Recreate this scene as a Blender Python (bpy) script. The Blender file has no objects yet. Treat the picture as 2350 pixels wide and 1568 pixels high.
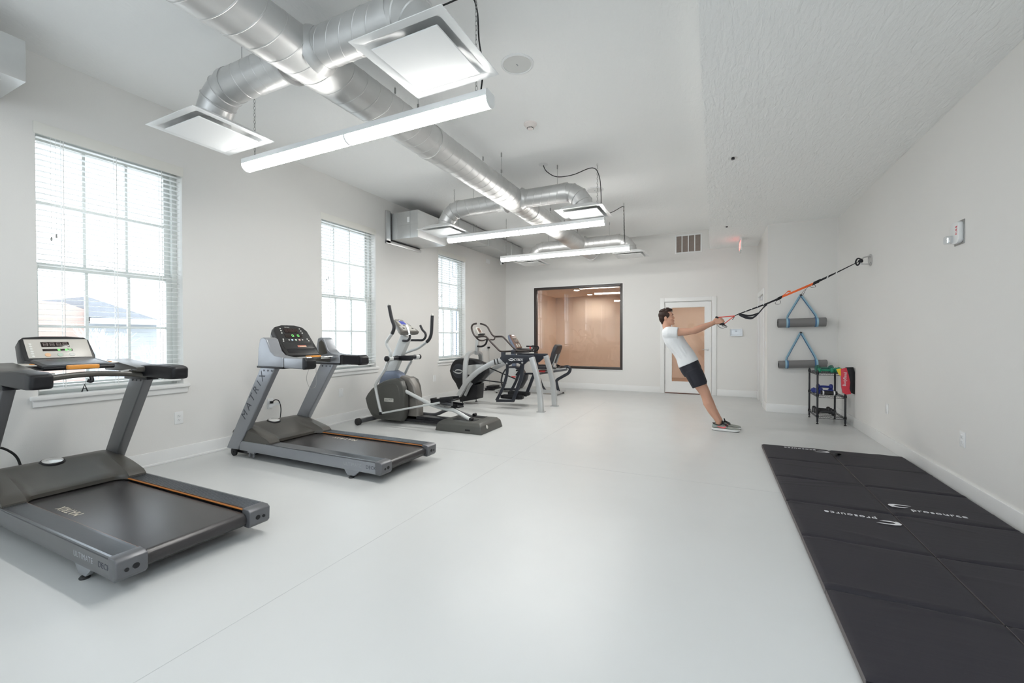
import bpy, bmesh, math, random
from mathutils import Vector, Matrix
random.seed(7)
PI = math.pi
S = bpy.context.scene
COL = S.collection
# ---------------------------------------------------------------- camera, sky, exposure
cam_d = bpy.data.cameras.new('camera'); cam = bpy.data.objects.new('camera', cam_d); COL.objects.link(cam)
cam_d.sensor_width = 36.0; cam_d.lens = 976.92 / 2350 * 36; cam_d.clip_start = 0.05
cam.location = (0, 0, 1.25)
cam.rotation_euler = (Matrix.Rotation(math.radians(25.427), 3, 'Z') @ Matrix.Rotation(math.radians(90 - .537), 3, 'X') @ Matrix.Rotation(math.radians(-.112), 3, 'Z')).to_euler()
S.camera = cam
W = bpy.data.worlds.new('sky'); S.world = W; W.use_nodes = True
W.node_tree.nodes['Background'].inputs[0].default_value = (.83, .915, 1, 1)
W.node_tree.nodes['Background'].inputs[1].default_value = 4.3
S.view_settings.view_transform = 'Standard'; S.view_settings.look = 'None'
S.view_settings.exposure = 0.2; S.view_settings.gamma = 1
LAMP = 40.0         # brightness of the tubes' diffusers
cy = S.cycles
cy.use_denoising = True
try: cy.denoiser = 'OPENIMAGEDENOISE'
except Exception: pass
cy.use_adaptive_sampling = True; cy.adaptive_threshold = .035; cy.adaptive_min_samples = 16
cy.max_bounces = 8; cy.diffuse_bounces = 6; cy.glossy_bounces = 4; cy.transmission_bounces = 6; cy.transparent_max_bounces = 12
cy.caustics_reflective = False; cy.caustics_refractive = False; cy.sample_clamp_indirect = 6
XL, XR, YB, HC, HS = -4.97, 1.76, 10.08, 3.56, 3.13   # left wall, right wall, back wall, ceiling, soffit
YF = -3.6                                             # wall behind the camera
XA, YA = 0.80, 8.27                                   # alcove corner
# ---------------------------------------------------------------- helpers
def nodes(name):
    m = bpy.data.materials.new(name); m.use_nodes = True
    t = m.node_tree; return m, t, t.nodes['Principled BSDF']
def mat(name, c, rough=.5, metal=0., var=.04, scale=8., bump=0., bscale=60., coat=0., spec=.5, emit=None, es=0., stretch=None):
    m, t, b = nodes(name)
    if len(c) == 3: c = (*c, 1)
    b.inputs['Roughness'].default_value = rough; b.inputs['Metallic'].default_value = metal
    b.inputs['Specular IOR Level'].default_value = spec; b.inputs['Coat Weight'].default_value = coat
    tc = t.nodes.new('ShaderNodeTexCoord'); mp = t.nodes.new('ShaderNodeMapping')
    t.links.new(tc.outputs['Object'], mp.inputs[0])
    if stretch: mp.inputs['Scale'].default_value = stretch
    nz = t.nodes.new('ShaderNodeTexNoise'); nz.inputs['Scale'].default_value = scale; nz.inputs['Detail'].default_value = 4
    t.links.new(mp.outputs[0], nz.inputs['Vector'])
    mx = t.nodes.new('ShaderNodeMix'); mx.data_type = 'RGBA'
    mx.inputs[6].default_value = tuple(v * (1 - var) for v in c[:3]) + (1,); mx.inputs[7].default_value = tuple(min(1, v * (1 + var)) for v in c[:3]) + (1,)
    t.links.new(nz.outputs[0], mx.inputs[0]); t.links.new(mx.outputs[2], b.inputs['Base Color'])
    if bump:
        n2 = t.nodes.new('ShaderNodeTexNoise'); n2.inputs['Scale'].default_value = bscale; n2.inputs['Detail'].default_value = 3
        t.links.new(mp.outputs[0], n2.inputs['Vector'])
        bp = t.nodes.new('ShaderNodeBump'); bp.inputs['Strength'].default_value = bump; bp.inputs['Distance'].default_value = .01
        t.links.new(n2.outputs[0], bp.inputs['Height']); t.links.new(bp.outputs[0], b.inputs['Normal'])
    if emit:
        b.inputs['Emission Color'].default_value = (*emit, 1); b.inputs['Emission Strength'].default_value = es
    return m
def glass(name, tint=(1, 1, 1), ior=1.5, k=1.0):
    m = bpy.data.materials.new(name); m.use_nodes = True; t = m.node_tree; t.nodes.clear()
    o = t.nodes.new('ShaderNodeOutputMaterial'); mx = t.nodes.new('ShaderNodeMixShader')
    tr = t.nodes.new('ShaderNodeBsdfTransparent'); tr.inputs[0].default_value = (*tint, 1)
    gl = t.nodes.new('ShaderNodeBsdfGlossy'); gl.inputs['Roughness'].default_value = .0
    fr = t.nodes.new('ShaderNodeFresnel')
    ge = t.nodes.new('ShaderNodeNewGeometry'); io = t.nodes.new('ShaderNodeMapRange')      # same reflectance from either side of a thin pane
    io.inputs[3].default_value = ior; io.inputs[4].default_value = 1 / ior
    t.links.new(ge.outputs['Backfacing'], io.inputs[0]); t.links.new(io.outputs[0], fr.inputs[0])
    ml = t.nodes.new('ShaderNodeMath'); ml.operation = 'MULTIPLY'; ml.inputs[1].default_value = k
    t.links.new(fr.outputs[0], ml.inputs[0]); t.links.new(ml.outputs[0], mx.inputs[0])
    t.links.new(tr.outputs[0], mx.inputs[1]); t.links.new(gl.outputs[0], mx.inputs[2]); t.links.new(mx.outputs[0], o.inputs[0])
    return m
def V(*a): return Vector(a[0] if len(a) == 1 else a)
class MB:
    """collects shapes and links them as one mesh"""
    def __init__(s): s.v = []; s.f = []; s.mi = []; s.cur = 0
    def add(s, vs, fs):
        n = len(s.v); s.v += [tuple(p) for p in vs]; s.f += [tuple(i + n for i in f) for f in fs]; s.mi += [s.cur] * len(fs); return s
    def box(s, x0, x1, y0, y1, z0, z1, T=None):
        vs = [V(x, y, z) for x in (x0, x1) for y in (y0, y1) for z in (z0, z1)]
        if T is not None: vs = [T @ v for v in vs]
        return s.add(vs, [(0, 1, 3, 2), (4, 6, 7, 5), (0, 4, 5, 1), (2, 3, 7, 6), (0, 2, 6, 4), (1, 5, 7, 3)])
    def loft(s, rings, cap=True, closed=False):
        n = len(rings[0]); vs = [p for r in rings for p in r]; fs = []
        m = len(rings)
        for i in range(m if closed else m - 1):
            a, b = i * n, ((i + 1) % m) * n
            fs += [(a + j, a + (j + 1) % n, b + (j + 1) % n, b + j) for j in range(n)]
        if cap and not closed: fs += [tuple(range(n))[::-1], tuple((m - 1) * n + j for j in range(n))]
        return s.add(vs, fs)
    def tube(s, pts, r, seg=12, closed=False, sy=1.0, up=None, cap=True):
        P = [V(p) for p in pts]; n = len(P); R = r if hasattr(r, '__len__') else [r] * n
        rings = []; nx = None
        for i in range(n):
            if closed: d = P[(i + 1) % n] - P[i - 1]
            else: d = P[min(i + 1, n - 1)] - P[max(i - 1, 0)]
            d.normalize()
            if nx is None:
                u = V(up) if up else (V(0, 0, 1) if abs(d.z) < .9 else V(0, 1, 0))
                nx = u.cross(d)
                nx.normalize()
            nx = (nx - d * nx.dot(d)); nx.normalize()
            b = d.cross(nx)
            rings.append([P[i] + (nx * math.cos(2 * PI * j / seg) + b * math.sin(2 * PI * j / seg) * sy) * R[i] for j in range(seg)])
        return s.loft(rings, cap, closed)
    def bar(s, pts, w, h, side=(0, 1, 0), closed=False):
        """rectangular section swept along pts; w across `side`, h across the other way"""
        P = [V(p) for p in pts]; n = len(P); sd = V(side).normalized(); rings = []
        for i in range(n):
            d = (P[(i + 1) % n] - P[i - 1]) if closed else (P[min(i + 1, n - 1)] - P[max(i - 1, 0)])
            d.normalize(); b = d.cross(sd).normalized()
            hh = h[i] if hasattr(h, '__len__') else h; ww = w[i] if hasattr(w, '__len__') else w
            k = 1.0
            if 0 < i < n - 1:
                d1 = (P[i] - P[i - 1]).normalized(); k = 1 / max(.5, d1.dot(d))
            rings.append([P[i] + sd * (a * ww / 2) + b * (c * hh / 2 * k) for a, c in ((-1, -1), (1, -1), (1, 1), (-1, 1))])
        return s.loft(rings, True, closed)
    def cyl(s, p0, p1, r, r1=None, seg=20): return s.tube([p0, p1], [r, r if r1 is None else r1], seg)
    def prism(s, poly, a, b, ax='y'):
        """polygon in the other two axes, extruded along ax from a to b"""
        mk = dict(x=lambda p, t: (t, p[0], p[1]), y=lambda p, t: (p[0], t, p[1]), z=lambda p, t: (p[0], p[1], t))[ax]
        n = len(poly); ar = sum(poly[i][0] * poly[(i + 1) % n][1] - poly[(i + 1) % n][0] * poly[i][1] for i in range(n))
        return s.loft([[mk(p, a) for p in poly], [mk(p, b) for p in poly]])
    def lathe(s, prof, o=(0, 0, 0), d=(0, 0, 1), seg=28):
        o = V(o); d = V(d).normalized(); u = V(1, 0, 0) if abs(d.x) < .9 else V(0, 1, 0)
        a = d.cross(u).normalized(); b = d.cross(a)
        return s.loft([[o + d * h + (a * math.cos(2 * PI * j / seg) + b * math.sin(2 * PI * j / seg)) * max(r, 1e-5) for j in range(seg)] for r, h in prof])
    def ball(s, c, rx, ry=None, rz=None, seg=16, T=None):
        ry = ry or rx; rz = rz or rx; rings = []
        for i in range(1, seg // 2):
            t = PI * i / (seg // 2)
            rings.append([V(rx * math.sin(t) * math.cos(2 * PI * j / seg), ry * math.sin(t) * math.sin(2 * PI * j / seg), -rz * math.cos(t)) for j in range(seg)])
        c = V(c); rings = [[c + (T @ p if T else p) for p in r] for r in rings]
        return s.loft(rings)
    def rbox(s, c, sx, sy, sz, r, T=None, seg=4):
        """box with rounded vertical edges around centre c, corner radius r in the xy plane"""
        out = []
        for (a, b, t0) in ((1, 1, 0), (-1, 1, 90), (-1, -1, 180), (1, -1, 270)):
            for k in range(seg + 1):
                t = math.radians(t0 + 90 * k / seg); out.append((a * (sx / 2 - r) + r * math.cos(t), b * (sy / 2 - r) + r * math.sin(t)))
        T = T or Matrix.Identity(3)
        return s.loft([[V(c) + T @ V(x, y, z) for x, y in out] for z in (-sz / 2, sz / 2)])
    def build(s, name, m, parent=None, bevel=0, seg=2, ang=35, label=None, flat=False):
        me = bpy.data.meshes.new(name); o = bpy.data.objects.new(name, me); COL.objects.link(o)
        bm = bmesh.new(); root = parent
        while root is not None and root.parent is not None: root = root.parent
        off = root.location if root is not None else V(0, 0, 0)
        vs = [bm.verts.new(V(p) - off) for p in s.v]
        for f, mi in zip(s.f, s.mi):
            try: bm.faces.new([vs[i] for i in f]).material_index = mi
            except ValueError: pass
        bmesh.ops.recalc_face_normals(bm, faces=bm.faces)
        if bevel:
            es = [e for e in bm.edges if len(e.link_faces) == 2 and e.calc_face_angle(0) > math.radians(32)]
            if es: bmesh.ops.bevel(bm, geom=es, offset=bevel, segments=seg, profile=.6, affect='EDGES', clamp_overlap=True)
        for f in bm.faces: f.smooth = not flat
        bm.to_mesh(me); bm.free()
        for q in (m if isinstance(m, (list, tuple)) else [m]): me.materials.append(q)
        if not flat: me.set_sharp_from_angle(angle=math.radians(ang))
        if parent is not None: o.parent = parent
        if label: o['label'] = label
        return o
def tag(o, label, cat, group=None, kind=None):
    o['label'] = label; o['category'] = cat
    if group: o['group'] = group
    if kind: o['kind'] = kind
    return o
def thing(name, loc, label, cat, group=None):
    o = bpy.data.objects.new(name, None); COL.objects.link(o); o.location = loc; o.empty_display_size = .1
    return tag(o, label, cat, group)
def struct(o):
    o['kind'] = 'structure'; return o
def copy_tree(o, parent=None):
    c = o.copy(); COL.objects.link(c)
    if parent is not None: c.parent = parent
    for ch in [x for x in bpy.data.objects if x.parent == o]: copy_tree(ch, c)
    return c
def smooth_path(pts, n=6, closed=False):
    """Catmull-Rom through pts"""
    P = [V(p) for p in pts]; N = len(P); out = []
    for i in range(N if closed else N - 1):
        p0 = P[i - 1] if (i or closed) else P[0]; p1 = P[i]; p2 = P[(i + 1) % N]; p3 = P[(i + 2) % N] if (closed or i + 2 < N) else P[-1]
        for k in range(n):
            t = k / n
            out.append(.5 * (2 * p1 + (p2 - p0) * t + (2 * p0 - 5 * p1 + 4 * p2 - p3) * t * t + (3 * p1 - p0 - 3 * p2 + p3) * t ** 3))
    if not closed: out.append(P[-1])
    return out
def rounded(pts, r, n=5):
    """polyline with its corners rounded"""
    P = [V(p) for p in pts]; out = [P[0]]
    for i in range(1, len(P) - 1):
        a, b, c = P[i - 1], P[i], P[i + 1]; rr = r[i] if hasattr(r, '__len__') else r
        d1 = (a - b); d2 = (c - b); k = min(rr, d1.length * .49, d2.length * .49)
        s, e = b + d1.normalized() * k, b + d2.normalized() * k
        for j in range(n + 1):
            t = j / n; out.append(s * (1 - t) ** 2 + b * 2 * t * (1 - t) + e * t * t)
    out.append(P[-1]); return out
def text(name, body, m, parent, o, xdir, ydir, size, space=1.0, depth=.0008, align='CENTER', shear=0, label=None):
    """flat lettering standing at o, reading along xdir, letters upright along ydir"""
    cu = bpy.data.curves.new(name, 'FONT'); cu.body = body; cu.size = size; cu.space_character = space; cu.align_x = align; cu.align_y = 'CENTER'; cu.shear = shear; cu.extrude = depth; cu.resolution_u = 3
    t = bpy.data.objects.new(name, cu); COL.objects.link(t)
    bpy.context.view_layer.update()
    me = bpy.data.meshes.new_from_object(t.evaluated_get(bpy.context.evaluated_depsgraph_get()))
    bpy.data.objects.remove(t); bpy.data.curves.remove(cu)
    x = V(xdir).normalized(); y = V(ydir); y = (y - x * y.dot(x)).normalized(); z = x.cross(y)
    M = Matrix((( x.x, y.x, z.x, o[0]), (x.y, y.y, z.y, o[1]), (x.z, y.z, z.z, o[2]), (0, 0, 0, 1)))
    root = parent
    while root is not None and root.parent is not None: root = root.parent
    if root is not None: M = Matrix.Translation(-root.location) @ M
    me.transform(M); me.materials.clear(); me.materials.append(m)
    ob = bpy.data.objects.new(name, me); me.name = name; COL.objects.link(ob)
    if parent is not None: ob.parent = parent
    if label: ob['label'] = label
    return ob

# ---------------------------------------------------------------- materials
def floor_mat():
    m, t, b = nodes('grey_resin_floor'); N = t.nodes; L = t.links
    tc = N.new('ShaderNodeTexCoord'); n1 = N.new('ShaderNodeTexNoise'); n1.inputs['Scale'].default_value = .7; n1.inputs['Detail'].default_value = 6
    L.new(tc.outputs['Object'], n1.inputs['Vector'])
    r = N.new('ShaderNodeValToRGB'); r.color_ramp.elements[0].position = .3; r.color_ramp.elements[1].position = .75
    r.color_ramp.elements[0].color = (.555, .562, .555, 1); r.color_ramp.elements[1].color = (.595, .602, .596, 1)
    L.new(n1.outputs[0], r.inputs[0]); L.new(r.outputs[0], b.inputs['Base Color'])
    n2 = N.new('ShaderNodeTexNoise'); n2.inputs['Scale'].default_value = 5; L.new(tc.outputs['Object'], n2.inputs['Vector'])
    mr = N.new('ShaderNodeMapRange'); mr.inputs[3].default_value = .28; mr.inputs[4].default_value = .4
    L.new(n2.outputs[0], mr.inputs[0]); L.new(mr.outputs[0], b.inputs['Roughness']); b.inputs['Specular IOR Level'].default_value = .4
    return m
def stucco_mat(name, c, sx, sy, st=.75):
    m, t, b = nodes(name); N = t.nodes; L = t.links
    b.inputs['Base Color'].default_value = (*c, 1); b.inputs['Roughness'].default_value = .75; b.inputs['Specular IOR Level'].default_value = .25
    tc = N.new('ShaderNodeTexCoord'); mp = N.new('ShaderNodeMapping'); mp.inputs['Scale'].default_value = (sx, sy, 1); mp.inputs['Rotation'].default_value = (0, 0, .12)
    L.new(tc.outputs['Object'], mp.inputs[0])
    n = N.new('ShaderNodeTexNoise'); n.inputs['Scale'].default_value = 1; n.inputs['Detail'].default_value = 3; n.inputs['Distortion'].default_value = .6
    L.new(mp.outputs[0], n.inputs['Vector'])
    bp = N.new('ShaderNodeBump'); bp.inputs['Strength'].default_value = st; bp.inputs['Distance'].default_value = .014
    L.new(n.outputs[0], bp.inputs['Height']); L.new(bp.outputs[0], b.inputs['Normal'])
    return m
M_floor = floor_mat()
M_wall = mat('grey_wall_paint', (.755, .745, .723), .6, var=.015, scale=1.2, bump=.05, bscale=150, spec=.25)
M_ceil = stucco_mat('white_ceiling_texture', (.92, .925, .915), 30, 12, .22)
M_ceil2 = stucco_mat('white_stucco_soffit', (.92, .925, .915), 34, 9, .65)
M_trim = mat('white_trim_paint', (.8, .8, .79), .35, var=.01)
M_white = mat('white_enamel', (.8, .81, .81), .3, var=.01)
M_offwh = mat('offwhite_blind', (.78, .77, .72), .45, var=.02)
M_slat = mat('white_blind_slat', (.86, .87, .86), .4, var=.01)
M_vinyl = mat('white_vinyl', (.60, .62, .60), .35, var=.01)
M_glass = glass('window_glass')
M_glassi = glass('interior_glass', k=1.15)
M_dark = mat('dark_bronze_frame', (.035, .027, .025), .35, var=.1)
M_black = mat('black_plastic', (.010, .010, .012), .42, var=.15, spec=.35)
M_blackm = mat('black_metal', (.02, .02, .024), .3, .3, var=.1)
M_rubber = mat('black_rubber', (.02, .02, .021), .7, var=.2, bump=.15, bscale=200)
M_steel = mat('brushed_steel', (.6, .6, .6), .3, 1., var=.1)
M_chrome = mat('bright_chrome', (.8, .8, .8), .1, 1., var=.03)
M_galv = mat('galvanised_sheet', (.63, .64, .64), .38, .85, var=.14, scale=3.5, bump=.03, bscale=30)
M_duct = mat('galvanised_duct', (.60, .60, .595), .42, .8, var=.16, scale=5, stretch=(1, .6, 1), bump=.02, bscale=25)
M_zinc = mat('zinc_wire', (.35, .35, .34), .4, .8)
M_peach = mat('peach_wall', (.82, .67, .55), .7, var=.02, scale=1)
M_peachc = mat('warm_ceiling', (.82, .68, .56), .7, var=.02, scale=1)
M_oak = mat('oak_floor', (.42, .24, .13), .4, var=.15, scale=4, stretch=(1, 12, 1))
M_tube = mat('lit_diffuser', (.9, .9, .9), .4, emit=(1, .985, .95), es=LAMP)
# ---------------------------------------------------------------- room shell
TH = .20
def slab(name, m, *b):
    return struct(MB().box(*b).build(name, m, flat=True))
slab('floor', M_floor, XL - TH, XR + .12, YF - .1, YB + .06, -.1, 0)
def holed(m, axis, p0, p1, u0, u1, z0, z1, holes):
    """wall from p0 to p1 on axis, spanning u0..u1 with rectangular holes (ua, ub, za, zb)"""
    us = sorted({u0, u1, *[h[0] for h in holes], *[h[1] for h in holes]}); zs = sorted({z0, z1, *[h[2] for h in holes], *[h[3] for h in holes]})
    for a, b in zip(us, us[1:]):
        for c, d in zip(zs, zs[1:]):
            if any(h[0] <= a and b <= h[1] and h[2] <= c and d <= h[3] for h in holes): continue
            if axis == 'x': m.box(p0, p1, a, b, c, d)
            else: m.box(a, b, p0, p1, c, d)
    return m
WINS = [(1.47, 2.52), (4.25, 5.30), (7.05, 8.06)]
WZ0, WZ1 = .775, 3.0
SIDE_FILL = (-4.45, -3.45)                          # fourth like window, unseen, added behind the camera for more daylight
struct(holed(MB(), 'x', XL - TH, XL, YF, YB, 0, HC, [(a, b, WZ0, WZ1) for a, b in WINS] + [(-1.3, -.25, WZ0, WZ1)]).build('wall_left', M_wall, flat=True))  # last opening is the unseen window added for daylight
IW = (-4.16, -1.93, .485, 2.51)                   # interior window
DO = (-1.005, -.055, 0, 2.03)                     # glazed door
D2 = (8.83, 9.72)
struct(holed(MB(), 'x', XA, XA + .12, YA + .12, YB, 0, HS + .05, [(D2[0], D2[1], 0, 2.03)]).build('wall_return', M_wall, flat=True))
slab('wall_alcove', M_wall, XA, XR + .12, YA, YA + .12, 0, HS + .05)
slab('wall_right', M_wall, XR, XR + .12, YF, YA, 0, HS + .05)
FRONT_FILL = [(-4.6, -2.6, .75, 2.9), (-.1, 1.5, .75, 2.9)]    # two unseen windows added behind the camera to let in fill light
struct(holed(MB(), 'y', YF - .12, YF, XL - TH, XR + .12, 0, HC, FRONT_FILL).build('wall_front', M_wall, flat=True))
slab('ceiling', M_ceil, XL - TH, -.09, YF - .12, YB + .12, HC, HC + .1)
XS = -.09                                         # soffit edge
slab('ceiling_soffit', M_ceil2, XS, XR + .12, YF - .12, YB + .12, HS, HC + .1)
# baseboards
BH = .135
def base(name, *b): struct(MB().box(*b).build(name, M_trim, bevel=.004))
struct(MB().box(XL, XL + .014, YF, YB, 0, BH).box(XL, XL + .03, YF, YB, 0, .02).build('baseboard_left', M_trim, bevel=.004))
base('baseboard_back', XL + .014, -1.1, YB - .014, YB, 0, BH)
base('baseboard_back_right', .05, XA - .014, YB - .014, YB, 0, BH)
base('baseboard_alcove', XA - .014, XR - .014, YA - .014, YA, 0, BH)
base('baseboard_right', XR - .014, XR, YF, YA, 0, BH)
base('baseboard_return', XA - .014, XA, YA, D2[0] - .09, 0, BH)
base('baseboard_return_far', XA - .014, XA, D2[1] + .09, YB - .014, 0, BH)
base('baseboard_front', XL + .03, XR - .014, YF, YF + .014, 0, BH)
# seams in the floor coating
struct(MB().box(XL + .05, XR - .05, 3.985, 3.988, 0, .0006).box(-1.9, -1.897, .3, 8.2, 0, .0006).build('floor_seam', mat('floor_seam', (.47, .48, .48), .5)))
# ---------------------------------------------------------------- windows in the left wall
M_frost = M_vinyl
def window(n, a, b):
    x0, x1 = XL - TH + .01, XL - .10            # unit sits at the outer face
    a0 = a; a = a - .055                        # its near jamb is buried in the wall
    fr = MB()
    fw = .045
    for bb in ((a, a + fw, WZ0, WZ1), (b - fw, b, WZ0, WZ1), (a + fw, b - fw, WZ0, WZ0 + fw), (a + fw, b - fw, WZ1 - fw, WZ1)):
        fr.box(x0, x1, *bb)
    w = struct(fr.build('window_%d' % n, M_vinyl, bevel=.004))
    zm = 1.86
    def sash(nm, xa, xb, z0, z1):
        s = MB(); sw = .05; y0, y1 = a + fw, b - fw
        for bb in ((y0, y0 + sw, z0, z1), (y1 - sw, y1, z0, z1), (y0 + sw, y1 - sw, z0, z0 + sw), (y0 + sw, y1 - sw, z1 - sw, z1)): s.box(xa, xb, *bb)
        so = s.build(nm, M_vinyl, w, bevel=.003)
        g = MB(); yw = (y1 - y0 - 2 * sw)
        xm = (xa + xb) / 2
        for k in (1, 2): yy = y0 + sw + yw * k / 3; g.box(xm - .012, xm + .012, yy - .011, yy + .011, z0 + sw, z1 - sw)
        zz = (z0 + z1) / 2; g.box(xm - .0115, xm + .0115, y0 + sw, y1 - sw, zz - .011, zz + .011)
        g.build('muntins', M_vinyl, so)
        MB().box(xm - .002, xm + .002, y0 + sw - .005, y1 - sw + .005, z0 + sw - .005, z1 - sw + .005).build('pane', M_glass, so)
        return so
    sash('upper_sash', x0 + .015, x0 + .045, zm - .025, WZ1 - fw)
    lo = sash('lower_sash', x0 + .047, x0 + .08, WZ0 + fw, zm + .025)
    MB().box(x0 + .08, x0 + .095, (a + b) / 2 - .03, (a + b) / 2 + .03, zm + .012, zm + .03).build('sash_lock', M_vinyl, lo)
    a = a0
    MB().box(XL - .1, XL + .035, a - .05, b + .05, WZ0 - .03, WZ0 + .004).build('sill', M_trim, w, bevel=.008)
    MB().box(XL, XL + .016, a - .035, b + .035, WZ0 - .085, WZ0 - .03).build('apron', M_trim, w, bevel=.005)
    # blind
    yc = (a + b) / 2
    t = thing('window_blind', (XL - .03, yc, WZ1), '', 'blind', 'venetian blinds on the left wall')
    MB().box(XL - .012, XL + .006, a - .012, b + .012, WZ1 - .085, WZ1 + .012).build('valance', M_offwh, t, bevel=.005)
    MB().box(XL - .07, XL - .015, a + .008, b - .008, WZ1 - .06, WZ1 - .006).build('headrail', M_offwh, t)
    s = MB(); zb = WZ0 + .05; n_ = 46
    for k in range(n_):
        z = zb + .03 + (WZ1 - .1 - zb - .03) * k / (n_ - 1)
        s.box(XL - .066, XL - .018, a + .012, b - .012, z - .0013, z + .0013)
    s.build('slats', M_slat, t)
    MB().box(XL - .066, XL - .018, a + .012, b - .012, zb - .01, zb + .008).build('bottom_rail', M_slat, t, bevel=.003)
    for yy in (a + .17, yc, b - .17):
        MB().box(XL - .017, XL - .0155, yy - .003, yy + .003, zb, WZ1 - .06).box(XL - .0685, XL - .067, yy - .003, yy + .003, zb, WZ1 - .06).build('ladder_cord', M_slat, t)
    c = MB(); c.tube([(XL - .008, a + .09, WZ1 - .08), (XL - .008, a + .09, WZ1 - .91)], .0014, 6).tube([(XL - .008, a + .12, WZ1 - .08), (XL - .008, a + .12, WZ1 - .88)], .0014, 6)
    pc = c.build('pull_cord', M_slat, t)
    for dy, dz in ((.09, .94), (.12, .91)): MB().lathe([(.003, 0), (.007, .004), (.005, .03), (.002, .034)], (XL - .008, a + dy, WZ1 - dz)).build('tassel', M_zinc, pc)
    return t
for n, ((a, b), lab) in enumerate(zip(WINS + [(-1.3, -.25)], (
        'white venetian blind in the window behind the nearest treadmill', 'white venetian blind in the window between the second treadmill and the elliptical',
        'white venetian blind in the third window, behind the arc trainer', 'white venetian blind on the unseen window added for daylight near the front wall'))):
    window(n + 1, a, b)['label'] = lab  # the fourth window and blind are unseen, added to let in daylight
# ---------------------------------------------------------------- interior window and doors
def frame4(m, y0, y1, x0, x1, z0, z1, w, w2=None):
    w2 = w if w2 is None else w2
    m.box(x0, x0 + w, y0, y1, z0, z1).box(x1 - w, x1, y0, y1, z0, z1).box(x0 + w, x1 - w, y0, y1, z1 - w, z1)
    if w2: m.box(x0 + w, x1 - w, y0, y1, z0, z0 + w2)
    return m
w4 = struct(frame4(MB(), YB - .02, YB + .1, IW[0], IW[1], IW[2], IW[3], .06).build('window_5', M_dark, bevel=.004))
MB().box(IW[0] + .05, IW[1] - .05, YB + .035, YB + .041, IW[2] + .05, IW[3] - .05).build('pane', M_glassi, w4)
struct(frame4(MB(), YB - .016, YB, IW[0] - .018, IW[1] + .018, IW[2] - .018, IW[3] + .018, .018).build('trim_1', M_trim))
for k, (a, b, c, d) in enumerate(FRONT_FILL):  # unseen windows, added so daylight fills the room from behind
    fillwin = struct(frame4(MB(), YF - .1, YF - .04, a, b, c, d, .06).build('window_%d' % (6 + k), M_vinyl, bevel=.004))
    MB().box(a + .05, b - .05, YF - .073, YF - .069, c + .05, d - .05).build('pane', M_glass, fillwin)
    MB().box((a + b) / 2 - .02, (a + b) / 2 + .02, YF - .09, YF - .05, c + .06, d - .06).build('mullion', M_vinyl, fillwin)
for k, (a, b, c, d) in enumerate(FRONT_FILL):  # the same added daylight windows once more
    fillwin = struct(frame4(MB(), YF - .1, YF - .04, a, b, c, d, .06).build('window_%d' % (6 + k), M_vinyl, bevel=.004))
    MB().box(a + .05, b - .05, YF - .073, YF - .069, c + .05, d - .05).build('pane', M_glass, fillwin)
    MB().box((a + b) / 2 - .02, (a + b) / 2 + .02, YF - .09, YF - .05, c + .06, d - .06).build('mullion', M_vinyl, fillwin)
struct(holed(MB(), 'y', YB, YB + .12, XL - TH, XA + .12, 0, HC, [IW, DO]).build('wall_back', M_wall, flat=True))
# glazed door
cas = struct(frame4(MB(), YB - .02, YB, DO[0] - .095, DO[1] + .095, 0, DO[3] + .095, .09, 0).build('trim_2', M_trim, bevel=.004))
struct(frame4(MB(), YB, YB + .1, DO[0] - .005, DO[1] + .005, 0, DO[3] + .005, .012, 0).build('trim_3', M_trim))
def door(nm, mk, x0, x1):
    d = struct(mk.build(nm, M_trim, bevel=.003)); return d
dx0, dx1, dz0, dz1 = DO[0] + .01, DO[1] - .01, .02, DO[3] - .01
gx0, gx1, gz0, gz1 = -.855, -.195, .27, 1.905
dm = MB(); dm.box(dx0, gx0, YB + .012, YB + .055, dz0, dz1).box(gx1, dx1, YB + .012, YB + .055, dz0, dz1).box(gx0, gx1, YB + .012, YB + .055, dz0, gz0).box(gx0, gx1, YB + .012, YB + .055, gz1, dz1)
d1 = struct(dm.build('door_1', M_trim, flat=True))
MB().box(gx0 - .003, gx1 + .003, YB + .03, YB + .036, gz0 - .003, gz1 + .003).build('pane', M_glassi, d1)
frame4(MB(), YB + .008, YB + .014, gx0 - .012, gx1 + .012, gz0 - .012, gz1 + .012, .012).build('glazing_bead', M_trim, d1, bevel=.002)
h = MB(); h.lathe([(.026, 0), (.026, .008), (.01, .011), (.009, .05), (.0, .05)], (dx1 - .065, YB + .012, .98), (0, -1, 0)).tube(smooth_path([(dx1 - .065, YB - .036, .98), (dx1 - .09, YB - .042, .98), (dx1 - .17, YB - .036, .98)], 5), [.009] * 6 + [.008] * 5, 10)
h.build('lever_handle', M_steel, d1)
MB().box(dx1 - .004, dx1 + .004, YB + .004, YB + .02, .93, 1.03).build('strike_plate', M_steel, d1)
for z in (.25, 1.05, 1.8):
    MB().cyl((dx0 - .004, YB + .006, z - .045), (dx0 - .004, YB + .006, z + .045), .007).build('hinge', M_steel, d1)
MB().box(dx0, dx1, YB + .004, YB + .1, 0, .012).build('threshold', mat('dark_wood_threshold', (.1, .03, .02), .4), d1)
# plain door in the return wall
struct(MB().box(XA - .02, XA, D2[0] - .085, D2[0], 0, 2.12).box(XA - .02, XA, D2[1], D2[1] + .085, 0, 2.12).box(XA - .02, XA, D2[0], D2[1], 2.03, 2.12).build('trim_4', M_trim, bevel=.004))
d2 = struct(MB().box(XA + .01, XA + .05, D2[0], D2[1], .0, 2.03).build('door_2', M_trim, bevel=.002))
MB().box(XA - .03, XA + .01, D2[0] + .12, D2[0] + .36, 1.93, 1.99).box(XA - .045, XA - .03, D2[0] + .2, D2[0] + .42, 1.975, 1.985).build('door_closer', M_steel, d2, bevel=.004)
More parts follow.
